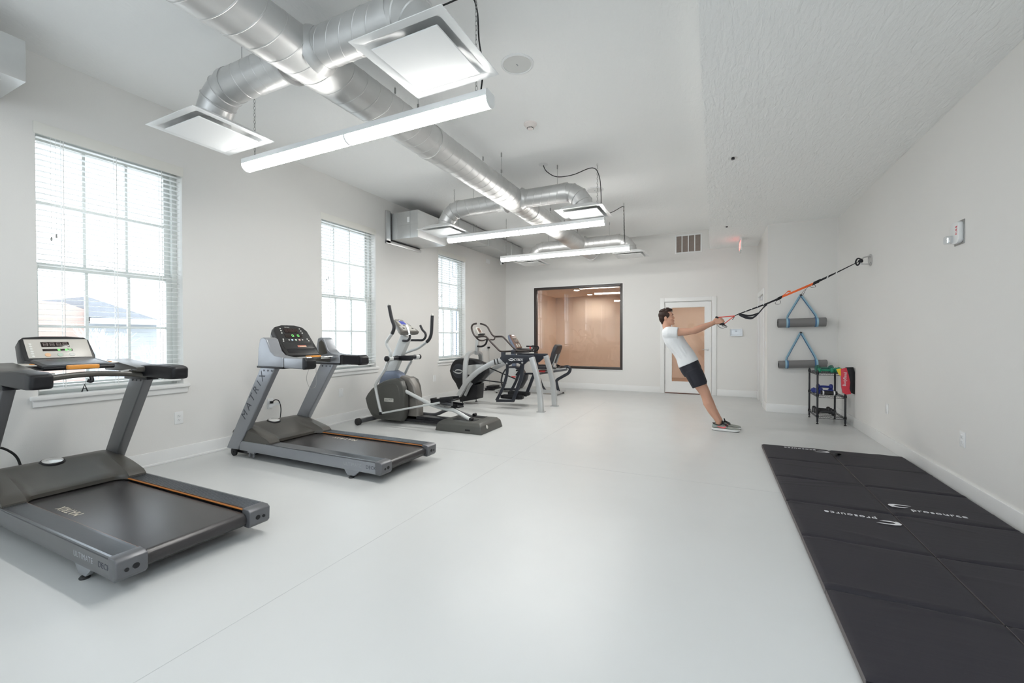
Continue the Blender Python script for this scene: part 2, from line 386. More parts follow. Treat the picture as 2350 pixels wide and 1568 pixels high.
# room behind the glass
PY1, PX0, PX1, PH = 14.0, -4.97, .75, 2.62
slab('floor_next_room', M_oak, PX0 - .1, PX1 + .1, YB + .06, PY1 + .1, -.1, 0)
slab('wall_next_room_back', M_peach, PX0 - .1, PX1 + .1, PY1, PY1 + .1, 0, PH)
slab('wall_next_room_left', M_peach, PX0 - .1, PX0, YB + .12, PY1, 0, PH)
slab('wall_next_room_right', M_peach, PX1, PX1 + .1, YB + .12, PY1, 0, PH)
slab('ceiling_next_room', M_peachc, PX0 - .1, PX1 + .1, YB + .12, PY1 + .1, PH, PH + .1)

# ---------------------------------------------------------------- tube lights
TX0, TX1 = -3.76, -1.31
def chain(name, x, y, z0, z1, parent):
    m = MB(); n = int((z1 - z0) / .03)
    for k in range(n):
        z = z0 + (z1 - z0) * (k + .5) / n; pts = []
        for j in range(8):
            t = 2 * PI * j / 8; u = .0075 * math.cos(t); w = .019 * math.sin(t)
            pts.append((x + u, y, z + w) if k % 2 else (x, y + u, z + w))
        m.tube(pts, .0018, 5, closed=True)
    return m.build(name, M_zinc, parent)
def tube_light(y, label, cord):
    zb, zt = 2.735, 2.835
    t = thing('tube_light', ((TX0 + TX1) / 2, y, zt), label, 'ceiling light', 'hanging tube lights')
    prof = [(-.058, 2.785), (-.058, zt - .008), (-.045, zt), (.045, zt), (.058, zt - .008), (.058, 2.785)]
    hs = MB(); hs.loft([[(x, y + p, q) for p, q in prof] for x in (TX0, TX1)])
    hs.build('housing', M_white, t)
    xm = (TX0 + TX1) / 2
    for a, b in ((TX0 + .004, xm - .009), (xm + .009, TX1 - .004)):
        d = [( .056 * math.cos(PI + PI * k / 14), 2.788 + .056 * math.sin(PI + PI * k / 14)) for k in range(15)]
        MB().loft([[(x, y + p, q) for p, q in d] for x in (a, b)]).build('diffuser', M_tube, t)
    MB().loft([[(x, y + .0565 * math.cos(PI + PI * k / 12), 2.788 + .0565 * math.sin(PI + PI * k / 12)) for k in range(13)] for x in (xm - .009, xm + .009)]).build('joiner', M_white, t)
    for x, d in ((TX0, -.004), (TX1, .004)):
        MB().loft([[(q, y + .058 * math.cos(PI + PI * k / 12), 2.787 + .058 * math.sin(PI + PI * k / 12)) for k in range(13)] + [(q, y + .058, zt - .01), (q, y + .045, zt), (q, y - .045, zt), (q, y - .058, zt - .01)] for q in (x, x + d)]).build('end_cap', M_white, t)
    for x in (TX0 + .1, TX1 - .1): chain('chain', x, y, zt, HC, t)
    if cord:
        MB().tube(smooth_path(cord, 6), .0055, 8).build('supply_cable', M_rubber, t)
        px, py, pz = cord[-1]
        MB().lathe([(.0, 0), (.06, 0), (.064, -.006), (.064, -.012), (0, -.012)], (px, py, HC + .011)).build('ceiling_plate', M_white, t)
    return t
xe = TX1 - .1
tube_light(2.43, 'lit white tube light hung on chains nearest the camera', [(xe + .03, 2.43, 2.83), (xe + .05, 2.43, 3.0), (xe + .01, 2.45, 3.2), (xe, 2.44, 3.4), (xe - .06, 2.43, 3.5), (xe - .3, 2.42, 3.5), (xe - .42, 2.42, HC - .01)])
tube_light(5.62, 'lit white tube light in the middle, crossing the duct above the arc trainer', [(xe + .04, 5.62, 2.83), (xe + .05, 5.62, 3.1), (xe + .03, 5.6, 3.38), (xe - .06, 5.58, 3.5), (xe - .3, 5.5, 3.42), (xe - .5, 5.42, 3.4), (xe - .62, 5.36, 3.47), (xe - .66, 5.34, HC - .01)])
tube_light(7.45, 'lit white tube light farthest from the camera, near the back wall', [(xe + .02, 7.45, 2.83), (xe + .01, 7.45, 3.1), (xe, 7.45, 3.44), (xe - .02, 7.45, 3.5), (xe - .25, 7.4, 3.4), (xe - .5, 7.35, 3.47), (xe - .55, 7.35, HC - .01)])
for k, y in enumerate((-.7, -2.5)):  # unseen panels added behind the viewpoint to brighten the right wall
    t = thing('fill_panel', (.85, y, HS), ('lit', 'second lit')[k] + ' square panel added as fill light in the soffit ' + ('just behind the viewpoint', 'near the front wall')[k], 'ceiling light', 'unseen fill panels in the soffit')

    m = MB().box(.25, .28, y - .6, y + .6, HS - .02, HS).box(1.42, 1.45, y - .6, y + .6, HS - .02, HS).box(.28, 1.42, y - .6, y - .57, HS - .02, HS).box(.28, 1.42, y + .57, y + .6, HS - .02, HS); m.build('frame', M_white, t)
    MB().box(.28, 1.42, y - .57, y + .57, HS - .012, HS - .002).build('diffuser', mat('lit_fill_panel', (.9, .9, .9), .5, emit=(.80, .91, 1), es=9.5) if k == 0 else bpy.data.materials['lit_fill_panel'], t)
# ---------------------------------------------------------------- round duct
DX, DZ, DR = -2.53, 3.17, .161
dt = thing('round_duct', (DX, 5.4, DZ), 'long round galvanised spiral duct running along the ceiling', 'duct')
def ribbed(m, pts, r, pitch, rib=.004, seg=28, off=0):
    """straight pipe with raised seam rings (pitch along it)"""
    a, b = V(pts[0]), V(pts[1]); L = (b - a).length; d = (b - a).normalized(); prof = [(r, 0)]
    k = off or pitch
    while k < L - .02:
        prof += [(r, k - .006), (r + rib, k - .002), (r + rib, k + .002), (r, k + .006)]; k += pitch
    prof.append((r, L)); m.lathe(prof, a, d, seg); return m
md = MB(); Y0, Y1 = 1.2, 9.55
rs = []
n = 0; y = Y0
def spiral(m, c, d, up, r, L, pitch, seg=32, rib=.002, slant=True):
    """pipe with seam rings tilted like a spiral-wound duct"""
    c = V(c); d = V(d).normalized(); u = V(up).normalized(); w = d.cross(u); rings = []
    def ring(t, rr, tilt): return [c + d * (t + (tilt * math.cos(2 * PI * j / seg - .6) if 0 < t < L else 0)) + (u * math.cos(2 * PI * j / seg) + w * math.sin(2 * PI * j / seg)) * rr for j in range(seg)]
    tl = pitch / 2 if slant else 0
    rings.append(ring(0, r, 0)); k = pitch
    while k < L - pitch * .6:
        rings += [ring(k - .005, r, tl), ring(k - .0015, r + rib, tl), ring(k + .0015, r + rib, tl), ring(k + .005, r, tl)]; k += pitch
    rings.append(ring(L, r, 0)); m.loft(rings); return m
spiral(md, (DX, Y0, DZ), (0, 1, 0), (0, 0, 1), DR, Y1 - Y0, .135)
md.build('main_pipe', M_duct, dt, ang=18)
for y in (Y0 - .004, 3.45, 5.95, Y1 - .03):
    MB().lathe([(DR - .01, -.02), (DR + .007, -.02), (DR + .007, .03), (DR - .01, .03)], (DX, y, DZ), (0, 1, 0), 36).build('coupling', M_duct, dt)
BR = .122
def branch(y, sx, xd, ydf, zd):
    """branch pipe from the trunk, elbow down, collar and square diffuser"""
    s = 1 if sx > 0 else -1
    xe_ = xd - s * .30
    m = MB()
    spiral(m, (DX + s * .10, y, DZ), (s, 0, 0), (0, 0, 1), BR, abs(xe_ - DX) - .10, .11)
    o = m.build('branch_pipe', M_duct, dt, ang=18)
    MB().lathe([(BR + .03, 0), (BR + .014, .03), (BR + .002, .05), (BR + .002, .07)], (DX + s * (DR - .03), y, DZ), (s, 0, 0)).build('saddle', M_duct, o)
    # five-piece elbow
    e = MB(); R = .27; zc = DZ - R; rings = []
    na = 5
    sg = 28
    for k in range(na):
        a = math.radians(90 * (k + .0) / (na - 1))
        c = V(xe_ + s * R * math.sin(a), y, zc + R * math.cos(a)); d = V(s * math.cos(a), 0, -math.sin(a)); u = V(0, 1, 0); w = d.cross(u)
        def rg(off, rr): return [c + d * off + (u * math.cos(2 * PI * j / sg) + w * math.sin(2 * PI * j / sg)) * rr for j in range(sg)]
        if k in (0, na - 1): rings.append(rg(0, BR))
        else: rings += [rg(-.006, BR), rg(-.001, BR + .006), rg(.003, BR + .006), rg(.008, BR)]
    e.loft(rings); e.build('elbow', M_duct, o)
    MB().lathe([(BR - .004, .005), (BR + .005, .005), (BR + .005, -.05), (BR - .004, -.05)], (xe_, y, DZ), (-s, 0, 0)).build('elbow_band', M_duct, o)
    xc = xe_ + s * R
    m = MB(); zt = zd + .075
    m.lathe([(BR - .002, 0), (BR + .004, 0), (BR + .004, -.012), (BR - .003, -.016), (BR - .003, -(zc - zt) + .01), (BR - .003, -(zc - zt))], (xc, y, zc), (0, 0, 1))
    m.build('collar', M_galv, o)
    return xc
def diffuser(xc, yc, zd, label):
    t = thing('ceiling_diffuser', (xc, yc, zd), label, 'air diffuser', 'square air diffusers under the duct')
    h = .305
    def sq(a, z, r): # rounded square ring
        out = []
        for sx, sy, t0 in ((1, 1, 0), (-1, 1, 90), (-1, -1, 180), (1, -1, 270)):
            for k in range(5):
                q = math.radians(t0 + 22.5 * k); out.append((xc + sx * (a - r) + r * math.cos(q), yc + sy * (a - r) + r * math.sin(q), zd + z))
        return out
    m = MB(); m.loft([sq(h, .004, .001), sq(h, 0, .001), sq(h - .045, 0, .004), sq(h - .055, .006, .02), sq(h - .085, .045, .05), sq(h - .13, .07, .07), sq(.11, .078, .105), sq(.11, .084, .105), sq(h - .12, .078, .07), sq(h - .06, .045, .04), sq(h - .04, .008, .01)], cap=False, closed=True)
    m.build('cone', M_white, t, ang=50)
    m = MB(); m.loft([sq(.218, -.018, .004), sq(.222, -.014, .004), sq(.216, -.008, .004)]); m.build('face_plate', M_white, t)
    MB().box(xc - .1, xc + .1, yc - .004, yc + .004, zd - .01, zd + .07).box(xc - .004, xc + .004, yc - .1, yc + .1, zd - .01, zd + .07).build('bracket', M_white, t)
    MB().lathe([(BR - .012, .07), (BR - .012, .09)], (xc, yc, zd), (0, 0, 1)).build('neck', M_white, t)
    return t
for y, xs, labs in ((2.03, (-3.60, -1.47), ('white square air diffuser nearest the first window, left of the duct', 'large-looking white square air diffuser right of the duct, nearest the camera')),
                    (5.42, (-3.72, -1.50), ('white square air diffuser in front of the rectangular duct box', 'white square air diffuser right of the duct above the middle tube light')),
                    (8.55, (-3.60, -1.45), ('white square air diffuser low beside the back left corner', 'white square air diffuser right of the duct nearest the back wall'))):
    for x, lab in zip(xs, labs):
        zd = 2.86
        xc = branch(y, x - DX, x, y, zd); diffuser(xc, y, zd, lab)
# hanging cables of the duct
for y in (1.55, 3.1, 4.75, 6.5, 8.0):
    for sx in (-1, 1):
        x = DX + sx * (DR - .03); m = MB()
        m.tube([(x, y, DZ + .09), (x, y, HC)], .0022, 6).box(x - .006, x + .006, y - .006, y + .006, HC - .06, HC - .01).box(x - .008, x + .008, y - .006, y + .006, DZ + .13, DZ + .17)
        m.build('hanger_cable', M_zinc, dt)
for y in (2.03, 5.42, 8.55):
    for x in (-3.2, -1.9):
        MB().tube([(x, y, DZ + BR - .01), (x, y, HC)], .0022, 6).box(x - .006, x + .006, y - .006, y + .006, HC - .06, HC - .01).build('hanger_cable', M_zinc, dt)
# ---------------------------------------------------------------- rectangular ducts on the left wall
r = thing('rectangular_duct', (-4.7, 8.0, 3.1), 'galvanised rectangular duct along the left wall above the third window', 'duct')
XD = -4.39
m = MB().box(XL + .02, XD, 5.65, 6.44, 2.905, 3.35); m.build('intake_box', M_galv, r, bevel=.003)
MB().box(XL, XL + .03, 5.53, 5.63, 2.84, 3.38).box(XL, XL + .03, 5.53, 6.46, 2.83, 2.885).build('wall_flange', M_galv, r, bevel=.004)
MB().box(XL, XL + .012, 5.625, 6.44, 2.885, 3.36).build('flange_gasket', M_black, r)
m = MB()
for y in (5.652, ): m.box(XL + .02, XD, y - .006, y, 3.125, 3.131)
for x in (-4.83, -4.55): m.box(x, x + .005, 5.645, 5.652, 2.905, 3.35)
m.build('seam', M_galv, r)
MB().box(-4.6, -4.55, 5.638, 5.648, 3.16, 3.25).build('damper_handle', M_white, r, bevel=.003)
MB().loft([[(XL + .02, 6.44, 2.905), (XD, 6.44, 2.905), (XD, 6.44, 3.35), (XL + .02, 6.44, 3.35)], [(XL + .02, 6.9, 3.245), (XD - .04, 6.9, 3.245), (XD - .04, 6.9, 3.53), (XL + .02, 6.9, 3.53)]]).build('transition', M_galv, r)
MB().box(XL + .02, XD - .04, 6.9, 9.95, 3.245, 3.53).build('trunk', M_galv, r, bevel=.003)
MB().box(XL + .02, XD - .028, 8.12, 8.15, 3.235, 3.54).box(XL + .02, XD - .028, 6.93, 6.96, 3.235, 3.54).box(XL + .02, XD - .028, 9.3, 9.33, 3.235, 3.54).build('joint_flange', M_galv, r)
for y in (7.5, 8.9):
    m = MB()
    for q in (0, .1): m.box(XD - .038, XD - .033, y + q, y + q + .025, 3.24, HC)
    m.build('strap_hanger', M_galv, r)
b = thing('duct_box', (-4.7, .8, 3.2), 'pale metal duct box at the top left corner of the picture', 'duct')
MB().box(XL + .002, -4.395, .25, 1.26, 3.06, 3.35).build('body', M_galv, b, bevel=.006)

g = MB().box(-4.9, -4.47, .35, 1.16, 3.045, 3.06)
g.build('grille_frame', M_white, b, bevel=.003)

# ---------------------------------------------------------------- outdoors, seen through the blinds
GX = XL - TH
M_pave = mat('pale_concrete', (.6, .6, .58), .9, var=.05, scale=2)
M_side = mat('white_siding', (.66, .68, .69), .7, var=.02)
M_siding_g = mat('grey_siding', (.36, .385, .41), .7, var=.03)
def brick_mat():
    m, t, b = nodes('pale_red_brick'); N = t.nodes; L = t.links
    tc = N.new('ShaderNodeTexCoord'); mp = N.new('ShaderNodeMapping'); mp.inputs['Rotation'].default_value = (PI / 2, 0, PI / 2)
    br = N.new('ShaderNodeTexBrick'); br.inputs['Color1'].default_value = (.40, .29, .25, 1); br.inputs['Color2'].default_value = (.45, .34, .30, 1); br.inputs['Mortar'].default_value = (.5, .46, .42, 1)
    br.inputs['Scale'].default_value = 2.2; L.new(tc.outputs['Object'], mp.inputs[0]); L.new(mp.outputs[0], br.inputs[0]); L.new(br.outputs[0], b.inputs['Base Color']); b.inputs['Roughness'].default_value = .9
    return m
M_brick = brick_mat()
M_roof = mat('grey_shingle_roof', (.19, .20, .215), .9, var=.2, scale=6)
tagg = MB().box(-60, GX - .02, -40, 60, -.6, -.45).build('ground_outside', M_pave); struct(tagg)
hb = thing('brick_house', (-22, 4.5, -.45), 'brick house with a grey hipped roof outside the nearest window', 'house')
MB().prism([(5.0, -.45), (6.76, -.45), (6.76, 2.2), (6.2, 2.42), (5.0, 2.42)], -24, -19, 'x').build('brick_wall', M_brick, hb)
MB().box(-24, -19, 6.76, 8.75, -.45, 1.78).build('garage_wall', M_siding_g, hb)
MB().loft([[(-18.7, 6.70, 1.96), (-18.7, 8.9, 1.86), (-24.5, 8.9, 1.86), (-24.5, 6.70, 1.96)], [(-19.3, 6.80, 2.66), (-19.3, 6.95, 2.66), (-24, 6.95, 2.66), (-24, 6.80, 2.66)]]).build('roof', M_roof, hb)
MB().box(-18.75, -18.6, 6.76, 8.85, 1.74, 1.93).build('fascia', M_side, hb)
MB().box(-19.08, -18.98, 7.1, 8.5, -.3, 1.45).build('garage_door', M_siding_g, hb)
# a white clapboard wing close to the second and third window
hw = thing('white_house', (-8.5, 9.5, -.45), 'white clapboard building wing just outside the second window', 'house')
m = MB().box(-14, -8.3, 9.6, 16, -.45, 6)
for k in range(36): m.box(-8.3, -8.275, 9.6, 16, -.4 + k * .18, -.39 + k * .18)
m.build('wall', M_side, hw)
MB().box(-8.33, -8.2, 9.5, 9.75, -.45, 6).build('corner_board', mat('bright_white_board', (.85, .85, .85), .6), hw)

M_paned = mat('dark_window_pane', (.10, .13, .16), .15, var=.1)
for y0, z0 in ((10.3, .5), (12.6, .5), (10.3, 3.4), (12.6, 3.4)):
    o = MB().box(-8.27, -8.22, y0, y0 + 1.1, z0, z0 + 1.9).build('window', M_side, hw)
    MB().box(-8.225, -8.215, y0 + .08, y0 + 1.02, z0 + .08, z0 + .93).box(-8.225, -8.215, y0 + .08, y0 + 1.02, z0 + 1.0, z0 + 1.82).build('pane', M_paned, o)
# pergola-like porch frame beyond the third window
pf = thing('porch_frame', (-9.0, 16.9, -.45), 'grey porch frame seen through the third window', 'porch')
M_porch = mat('grey_porch_paint', (.2, .23, .27), .6)
MB().box(-8.2, -7.9, 13.3, 13.6, -.45, 4.2).build('post', M_porch, pf)
MB().box(-8.2, -7.9, 13.6, 16.6, 3.9, 4.2).build('beam', M_porch, pf)
MB().box(-8.2, -8.0, 13.6, 16.6, 2.0, 2.5).build('rail_panel', mat('pale_grey_panel', (.4, .42, .45), .7), pf)
# bare shrub
def shrub(x, y, z, h, label, seed):
    rnd = random.Random(seed); m = MB()
    def grow(p, d, L, r, k):
        q = p + d * L; m.tube([p, q], [r, r * .7], 5)
        if k:
            for _ in range(3): grow(q, (d + V(rnd.uniform(-.5, .5), rnd.uniform(-.5, .5), rnd.uniform(.0, .3))).normalized(), L * rnd.uniform(.6, .8), r * .65, k - 1)
    for _ in range(6): grow(V(x, y, z), V(rnd.uniform(-.4, .4), rnd.uniform(-.45, .45), 1).normalized(), h * .34, .02, 3)
    tag(m.build('bare_shrub', mat('pale_bark', (.62, .6, .57), .9)), label, 'shrub')
shrub(-15.5, 5.75, -.45, 2.3, 'leafless branching shrub in front of the grey garage outside the nearest window', 3)
shrub(-16, 7.2, -.45, 1.7, 'small leafless shrub right of the larger one outside the nearest window', 5)
# ---------------------------------------------------------------- lamps in the room behind the glass
for k, (x, y, lab) in enumerate(((-3.61, 11.96, "round lit downlight seen at the top of the dark framed window, nearer one"), (-3.6, 13.35, "round lit downlight seen at the top of the dark framed window, farther one"), (-1.2, 11.3, 'unseen round downlight added to brighten the peach room near the glazed door'), (-2.2, 11.4, 'unseen round downlight added to brighten the middle of the peach room'), (-.5, 12.9, 'unseen round downlight added to brighten the far right of the peach room'))):  # last three are out of view, added to brighten the peach room
    t = thing('recessed_downlight', (x, y, PH), lab, 'ceiling light', 'recessed downlights in the peach room')
    MB().lathe([(.075, 0), (.1, 0), (.1, -.008), (.085, -.012), (.075, -.004)], (x, y, PH)).build('trim_ring', M_white, t)
    MB().lathe([(0, -.004), (.075, -.004), (.075, -.001), (0, -.001)], (x, y, PH)).build('lens', mat('lit_lens', (.9, .9, .85), .5, emit=(1, .95, .86), es=680) if k == 0 else bpy.data.materials['lit_lens'], t)

# ---------------------------------------------------------------- treadmills
M_silver = mat('silver_paint', (.29, .30, .32), .34, .45, var=.04)
M_silvert = mat('graphite_paint', (.16, .16, .165), .36, .4, var=.05)
M_silverd = mat('dark_silver_paint', (.13, .132, .14), .34, .4, var=.05)
M_deckrail = mat('ribbed_aluminium', (.17, .18, .195), .24, .8, var=.12, stretch=(1, 30, 1))
M_hood = mat('taupe_hood_plastic', (.072, .067, .058), .34, var=.06, spec=.5)
M_belt = mat('treadmill_belt', (.035, .032, .033), .27, var=.2, scale=6, bump=.06, bscale=260)
M_orange = mat('orange_plastic', (.80, .33, .06), .4); M_orstrip = mat('orange_strip', (.55, .2, .045), .4)
M_consl = mat('charcoal_console', (.020, .0195, .02), .38, var=.1)
M_face = mat('pale_console_face', (.60, .57, .52), .3, var=.02)
M_lcd = mat('dark_display', (.02, .012, .01), .15, var=.1)
M_led = mat('green_led', (.1, .5, .1), .4, emit=(.25, 1, .25), es=1.2)
M_btn = mat('white_button', (.75, .74, .7), .4)
M_red = mat('red_plastic', (.6, .05, .05), .4)
M_ink = mat('dark_lettering', (.06, .065, .08), .5)
M_inkl = mat('grey_lettering', (.34, .35, .37), .5)
M_bolt = mat('dark_bolt', (.12, .12, .13), .35, .8)
WID = .78
def led_digits(m, o, u, v, w, h, pat='8888', thick=.004):
    segs = {'8': 'abcdefg', '0': 'abcdef', '5': 'acdfg', ' ': '', '6': 'acdefg'}
    n = len(pat)
    for i, ch in enumerate(pat):
        cx = (i + .5) / n * w; a = w / n * .3; b = h * .5
        S_ = dict(a=((-a, b), (a, b)), g=((-a, 0), (a, 0)), d=((-a, -b), (a, -b)), f=((-a, 0), (-a, b)), b=((a, 0), (a, b)), e=((-a, -b), (-a, 0)), c=((a, -b), (a, 0)))
        for q in segs.get(ch, 'adg'):
            (x0, y0), (x1, y1) = S_[q]; p0 = o + u * (cx + x0) + v * y0; p1 = o + u * (cx + x1) + v * y1
            m.bar([p0, p1], thick, .0016, side=(u if abs(x0 - x1) < 1e-6 else v))
def treadmill(x0, y0, label, style):
    t = thing('treadmill', (0, 0, 0), label, 'treadmill', 'treadmills along the window wall')
    w = WID
    # side rails: extruded box with an upper ledge
    for k, (ya, yb) in enumerate(((.0, .125), (w - .125, w))):
        out = ya if k == 0 else yb; inn = yb if k == 0 else ya; s = 1 if k == 0 else -1
        m = MB(); m.prism([(.13, .078), (2.0, .072), (2.05, .09), (2.05, .168), (.18, .176), (.13, .15)], out, out + s * .05)
        sr = m.build('side_rail', M_silver if style == 'a' else M_silvert, t, bevel=.004)
        if k == 0:
            text('lettering', 'ULTIMATE', M_inkl, sr, (1.725, -.0006, .125), (1, 0, 0), (0, 0, 1), .042, 1.12)
            text('lettering', 'DECK', M_ink, sr, (1.94, -.0006, .1245), (1, 0, 0), (0, 0, 1), .042, 1.1)
        m = MB(); zt = .172; prof = []
        y1 = out + s * .004; y2 = inn - s * .008; nrib = 9
        for j in range(nrib + 1):
            yy = y1 + (y2 - y1) * j / nrib; prof += [(yy - s * .0015, zt + .010), (yy, zt + .007)] if 0 < j < nrib else [(yy, zt + .010)]
        pr = [(y1, zt - .006)] + prof + [(y2, zt - .006)]
        m.loft([[(x, p, q) for p, q in pr] for x in (.55, 1.99)])
        m.build('foot_rail', M_deckrail, t, ang=20)
        MB().box(.56, 1.99, inn - s * .012, inn - s * .0005, zt - .003, zt + .0035).build('accent_strip', M_orstrip, t)
        m = MB(); m.prism([(1.985, .182), (2.045, .180), (2.066, .166), (2.062, .085), (2.045, .066), (1.99, .07)], out - s * .003, inn + s * .004)
        cap = m.build('end_cap', M_silverd, t, bevel=.008, seg=3)
        for yy, zz, rr in ((out + s * .04, .118, .0095), (out + s * .078, .122, .014)):
            MB().cyl((2.06, yy, zz), (2.0665, yy, zz), rr).build('bolt_hole', M_black, cap)
    # deck, belt, roller
    m = MB(); m.box(.3, 1.96, .11, w - .11, .10, .148); m.build('deck', M_black, t)
    m = MB(); pr = [(.45, .158), (1.99, .158)] + [(1.995 + .042 * math.sin(a), .116 + .042 * math.cos(a)) for a in [PI * k / 10 for k in range(1, 10)]] + [(1.99, .074), (.45, .08)]
    m.loft([[(x, y, z) for x, z in pr] for y in (.132, w - .132)]); bl = m.build('belt', M_belt, t, ang=50)
    M_logo = mat('cream_lettering', (.55, .5, .42), .6) if 'cream_lettering' not in bpy.data.materials else bpy.data.materials['cream_lettering']
    if style == 'a': text('lettering', 'MATRIX', M_logo, bl, (1.02, w - .20, .1588), (-1, 0, 0), (0, -1, 0), .075, 1.35)
    else: text('lettering', 'MATRIX', M_logo, bl, (.98, .20, .1588), (-1, 0, 0), (0, -1, 0), .07, 1.1)
    # underside and feet
    MB().box(.25, 1.8, .06, w - .06, .055, .10).build('subframe', M_blackm, t)
    for yy, s in ((.0, 1), (w, -1)):
        m = MB(); m.prism([(1.60, .075), (1.83, .073), (1.76, .028), (1.70, .028)] if 0 else [(1.62, .075), (1.80, .073), (1.74, .025), (1.66, .025)], yy + s * .002, yy + s * .03)
        b = m.build('foot_bracket', M_silver, t, bevel=.003)
        MB().lathe([(.0, 0), (.022, 0), (.024, .006), (.018, .014), (.008, .016), (.008, .04)], (1.695, yy + s * .016, 0)).build('levelling_foot', M_rubber, b)
        MB().lathe([(0, 0), (.034, .0), (.044, .006), (.045, .024), (.034, .03), (0, .03)], (.012, yy + s * .035, .045), (0, -1, 0)).lathe([(0, .03), (.012, .03), (.012, .036), (0, .036)], (.012, yy + s * .035, .045), (0, -1, 0)).build('front_wheel', M_rubber, t)
    MB().box(-.0, .3, .05, w - .05, .03, .06).build('front_crossmember', M_blackm, t)
    m = MB()
    for q in (.27, .33): m.box(q, q + .012, .01, .03, .02, .078)
    m.box(.25, .36, .008, .03, .06, .078); m.build('levelling_bracket', M_silver, t)
    # motor hood: lofted across the width
    m = MB(); rings = []; N = 28
    def sm(x): x = min(1, max(0, x)); return x * x * (3 - 2 * x)
    for j in range(N + 1):
        v = j / N; y = .012 + (w - .024) * v; e = abs(2 * v - 1)
        k = sm((e - .60) / .12); r_ = sm((e - .9) / .1)        # k: raised shoulders, r_: rounding at the very edge
        top = .322 - .03 * r_; front = .515 + .085 * k
        xs = [(.0, top - .16), (.0, top - .03), (.03, top - .006), (.07, top), (.14, top - .002 - .004 * (1 - k))]
        xs += [(.14 + (front - .14) * q, top - (top - .205) * ((q ** 1.7) * k + (1 - (1 - q) ** 1.35) * (1 - k)) + .0) for q in (.2, .4, .6, .8, .93)]
        xs += [(front, .192), (front, .166), (front - .03, .162)]
        rings.append([(a, y, b) for a, b in xs])
    m.loft(rings); hd = m.build('motor_hood', M_hood, t, ang=38)
    MB().lathe([(0, .0), (.064, .0), (.072, -.008), (.072, -.02), (0, -.02)], (.13, w * .5, .3235), (.22, 0, 1), 28).build('badge_rim', M_black, hd)
    bd = MB(); bd.lathe([(0, .012), (.045, .009), (.058, .003), (.058, 0), (0, 0)], (.13, w * .5, .3235), (.22, 0, 1)); bo = bd.build('badge', M_chrome, hd)
    # uprights
    for k, (ya, yb) in enumerate(((-.005, .06), (w - .06, w + .005))):
        m = MB(); m.prism([(-.085, .078), (.10, .078), (.705, .955), (.485, .955)], ya, yb); up = m.build('upright', M_silver if style == 'a' else M_silvert, t, bevel=.01, seg=3)
        out = ya if k == 0 else yb
        inn = yb if k == 0 else ya
        if k == 0 and style == 'a':
            text('lettering', 'MATRIX', M_ink, up, (.368, ya - .0006, .655), (.57, 0, .82), (-.82, 0, .57), .112, 1.62, shear=.12)
        for q in (.52, .58, .64):
            MB().cyl((q, inn, .925), (q, inn + (.004 if k == 0 else -.004), .925), .009).build('bolt', M_bolt, up)
            MB().cyl((q + .02, out, .925), (q + .02, out - (.004 if k == 0 else -.004), .925), .009).build('bolt', M_bolt, up)
    # handlebar
    if style == 'a':
        for k, (ya, yb) in enumerate(((-.02, .11), (w - .11, w + .02))):
            m = MB(); m.prism([(.46, .955), (.84, .952), (.84, 1.06), (.72, 1.078), (.66, 1.12), (.60, 1.24), (.55, 1.258), (.50, 1.245), (.475, 1.15)], ya, yb)
            wg = m.build('side_wing', M_silver, t, bevel=.014, seg=3)
            MB().prism([(.455, .952), (.845, .948), (.845, .968), (.455, .97)], ya - .004, yb + .004).build('lower_trim', M_black, wg, bevel=.004)
            MB().prism([(.515, 1.04), (.66, 1.075), (.60, 1.2), (.56, 1.225), (.52, 1.2)], (yb if k == 0 else ya) - .004, (yb if k == 0 else ya) + .004).build('inset_panel', M_hood, wg, bevel=.003)
            m = MB(); yc = (ya + yb) / 2
            m.prism([(.835, .955), (1.12, .952), (1.155, .97), (1.15, 1.03), (1.12, 1.056), (.835, 1.06)], yc - .055, yc + .055)
            ar = m.build('arm_rest', M_silver if k == 0 else M_black, t, bevel=.016, seg=3)
            MB().prism([(1.10, .948), (1.14, .95), (1.165, .972), (1.16, 1.035), (1.13, 1.06), (1.10, 1.062)], yc - .058, yc + .058).build('arm_end', M_black, ar, bevel=.014, seg=3)
            if k: MB().prism([(.86, .95), (.89, .95), (.89, 1.062), (.86, 1.064)], yc - .058, yc + .058).build('grip_collar', M_consl, ar, bevel=.008)
        pts = [(.66, .09, 1.0), (.72, .2, 1.01), (.75, w / 2, 1.02), (.72, w - .2, 1.01), (.66, w - .09, 1.0)]
        MB().bar(smooth_path(pts, 6), .05, .05, side=(0, 0, 1)).build('front_bar', M_hood, t, bevel=.01)
        gp = MB(); gp.tube(smooth_path([(.77, .12, 1.035), (.80, .22, 1.04), (.80, .33, 1.04)], 5), .016, 12); gp.build('pulse_grip', M_chrome, t)
        gp = MB(); gp.tube(smooth_path([(.77, w - .12, 1.035), (.80, w - .22, 1.04), (.80, w - .33, 1.04)], 5), .016, 12); gp.build('pulse_grip', M_chrome, t)
        # console
        B0, T0 = V(.62, w / 2, 1.062), V(.375, w / 2, 1.378)
        v = (T0 - B0).normalized(); u = V(0, 1, 0); n = u.cross(v); H = (T0 - B0).length
        if n.x < 0: n = -n
        def P(a, b, c): return B0 + u * a + v * b + n * c
        shape = [(-.205, .0), (.205, .0), (.215, .10), (.205, H - .07), (.17, H - .015), (.08, H + .014), (-.08, H + .014), (-.17, H - .015), (-.205, H - .07), (-.215, .10)]
        m = MB(); m.loft([[P(a * .9, b * .93 + .01, -.085) for a, b in shape], [P(a, b, -.05) for a, b in shape], [P(a, b, -.006) for a, b in shape], [P(a * .975, b * .985 + .003, .006) for a, b in shape]])
        c = m.build('console', M_consl, t, bevel=.005)
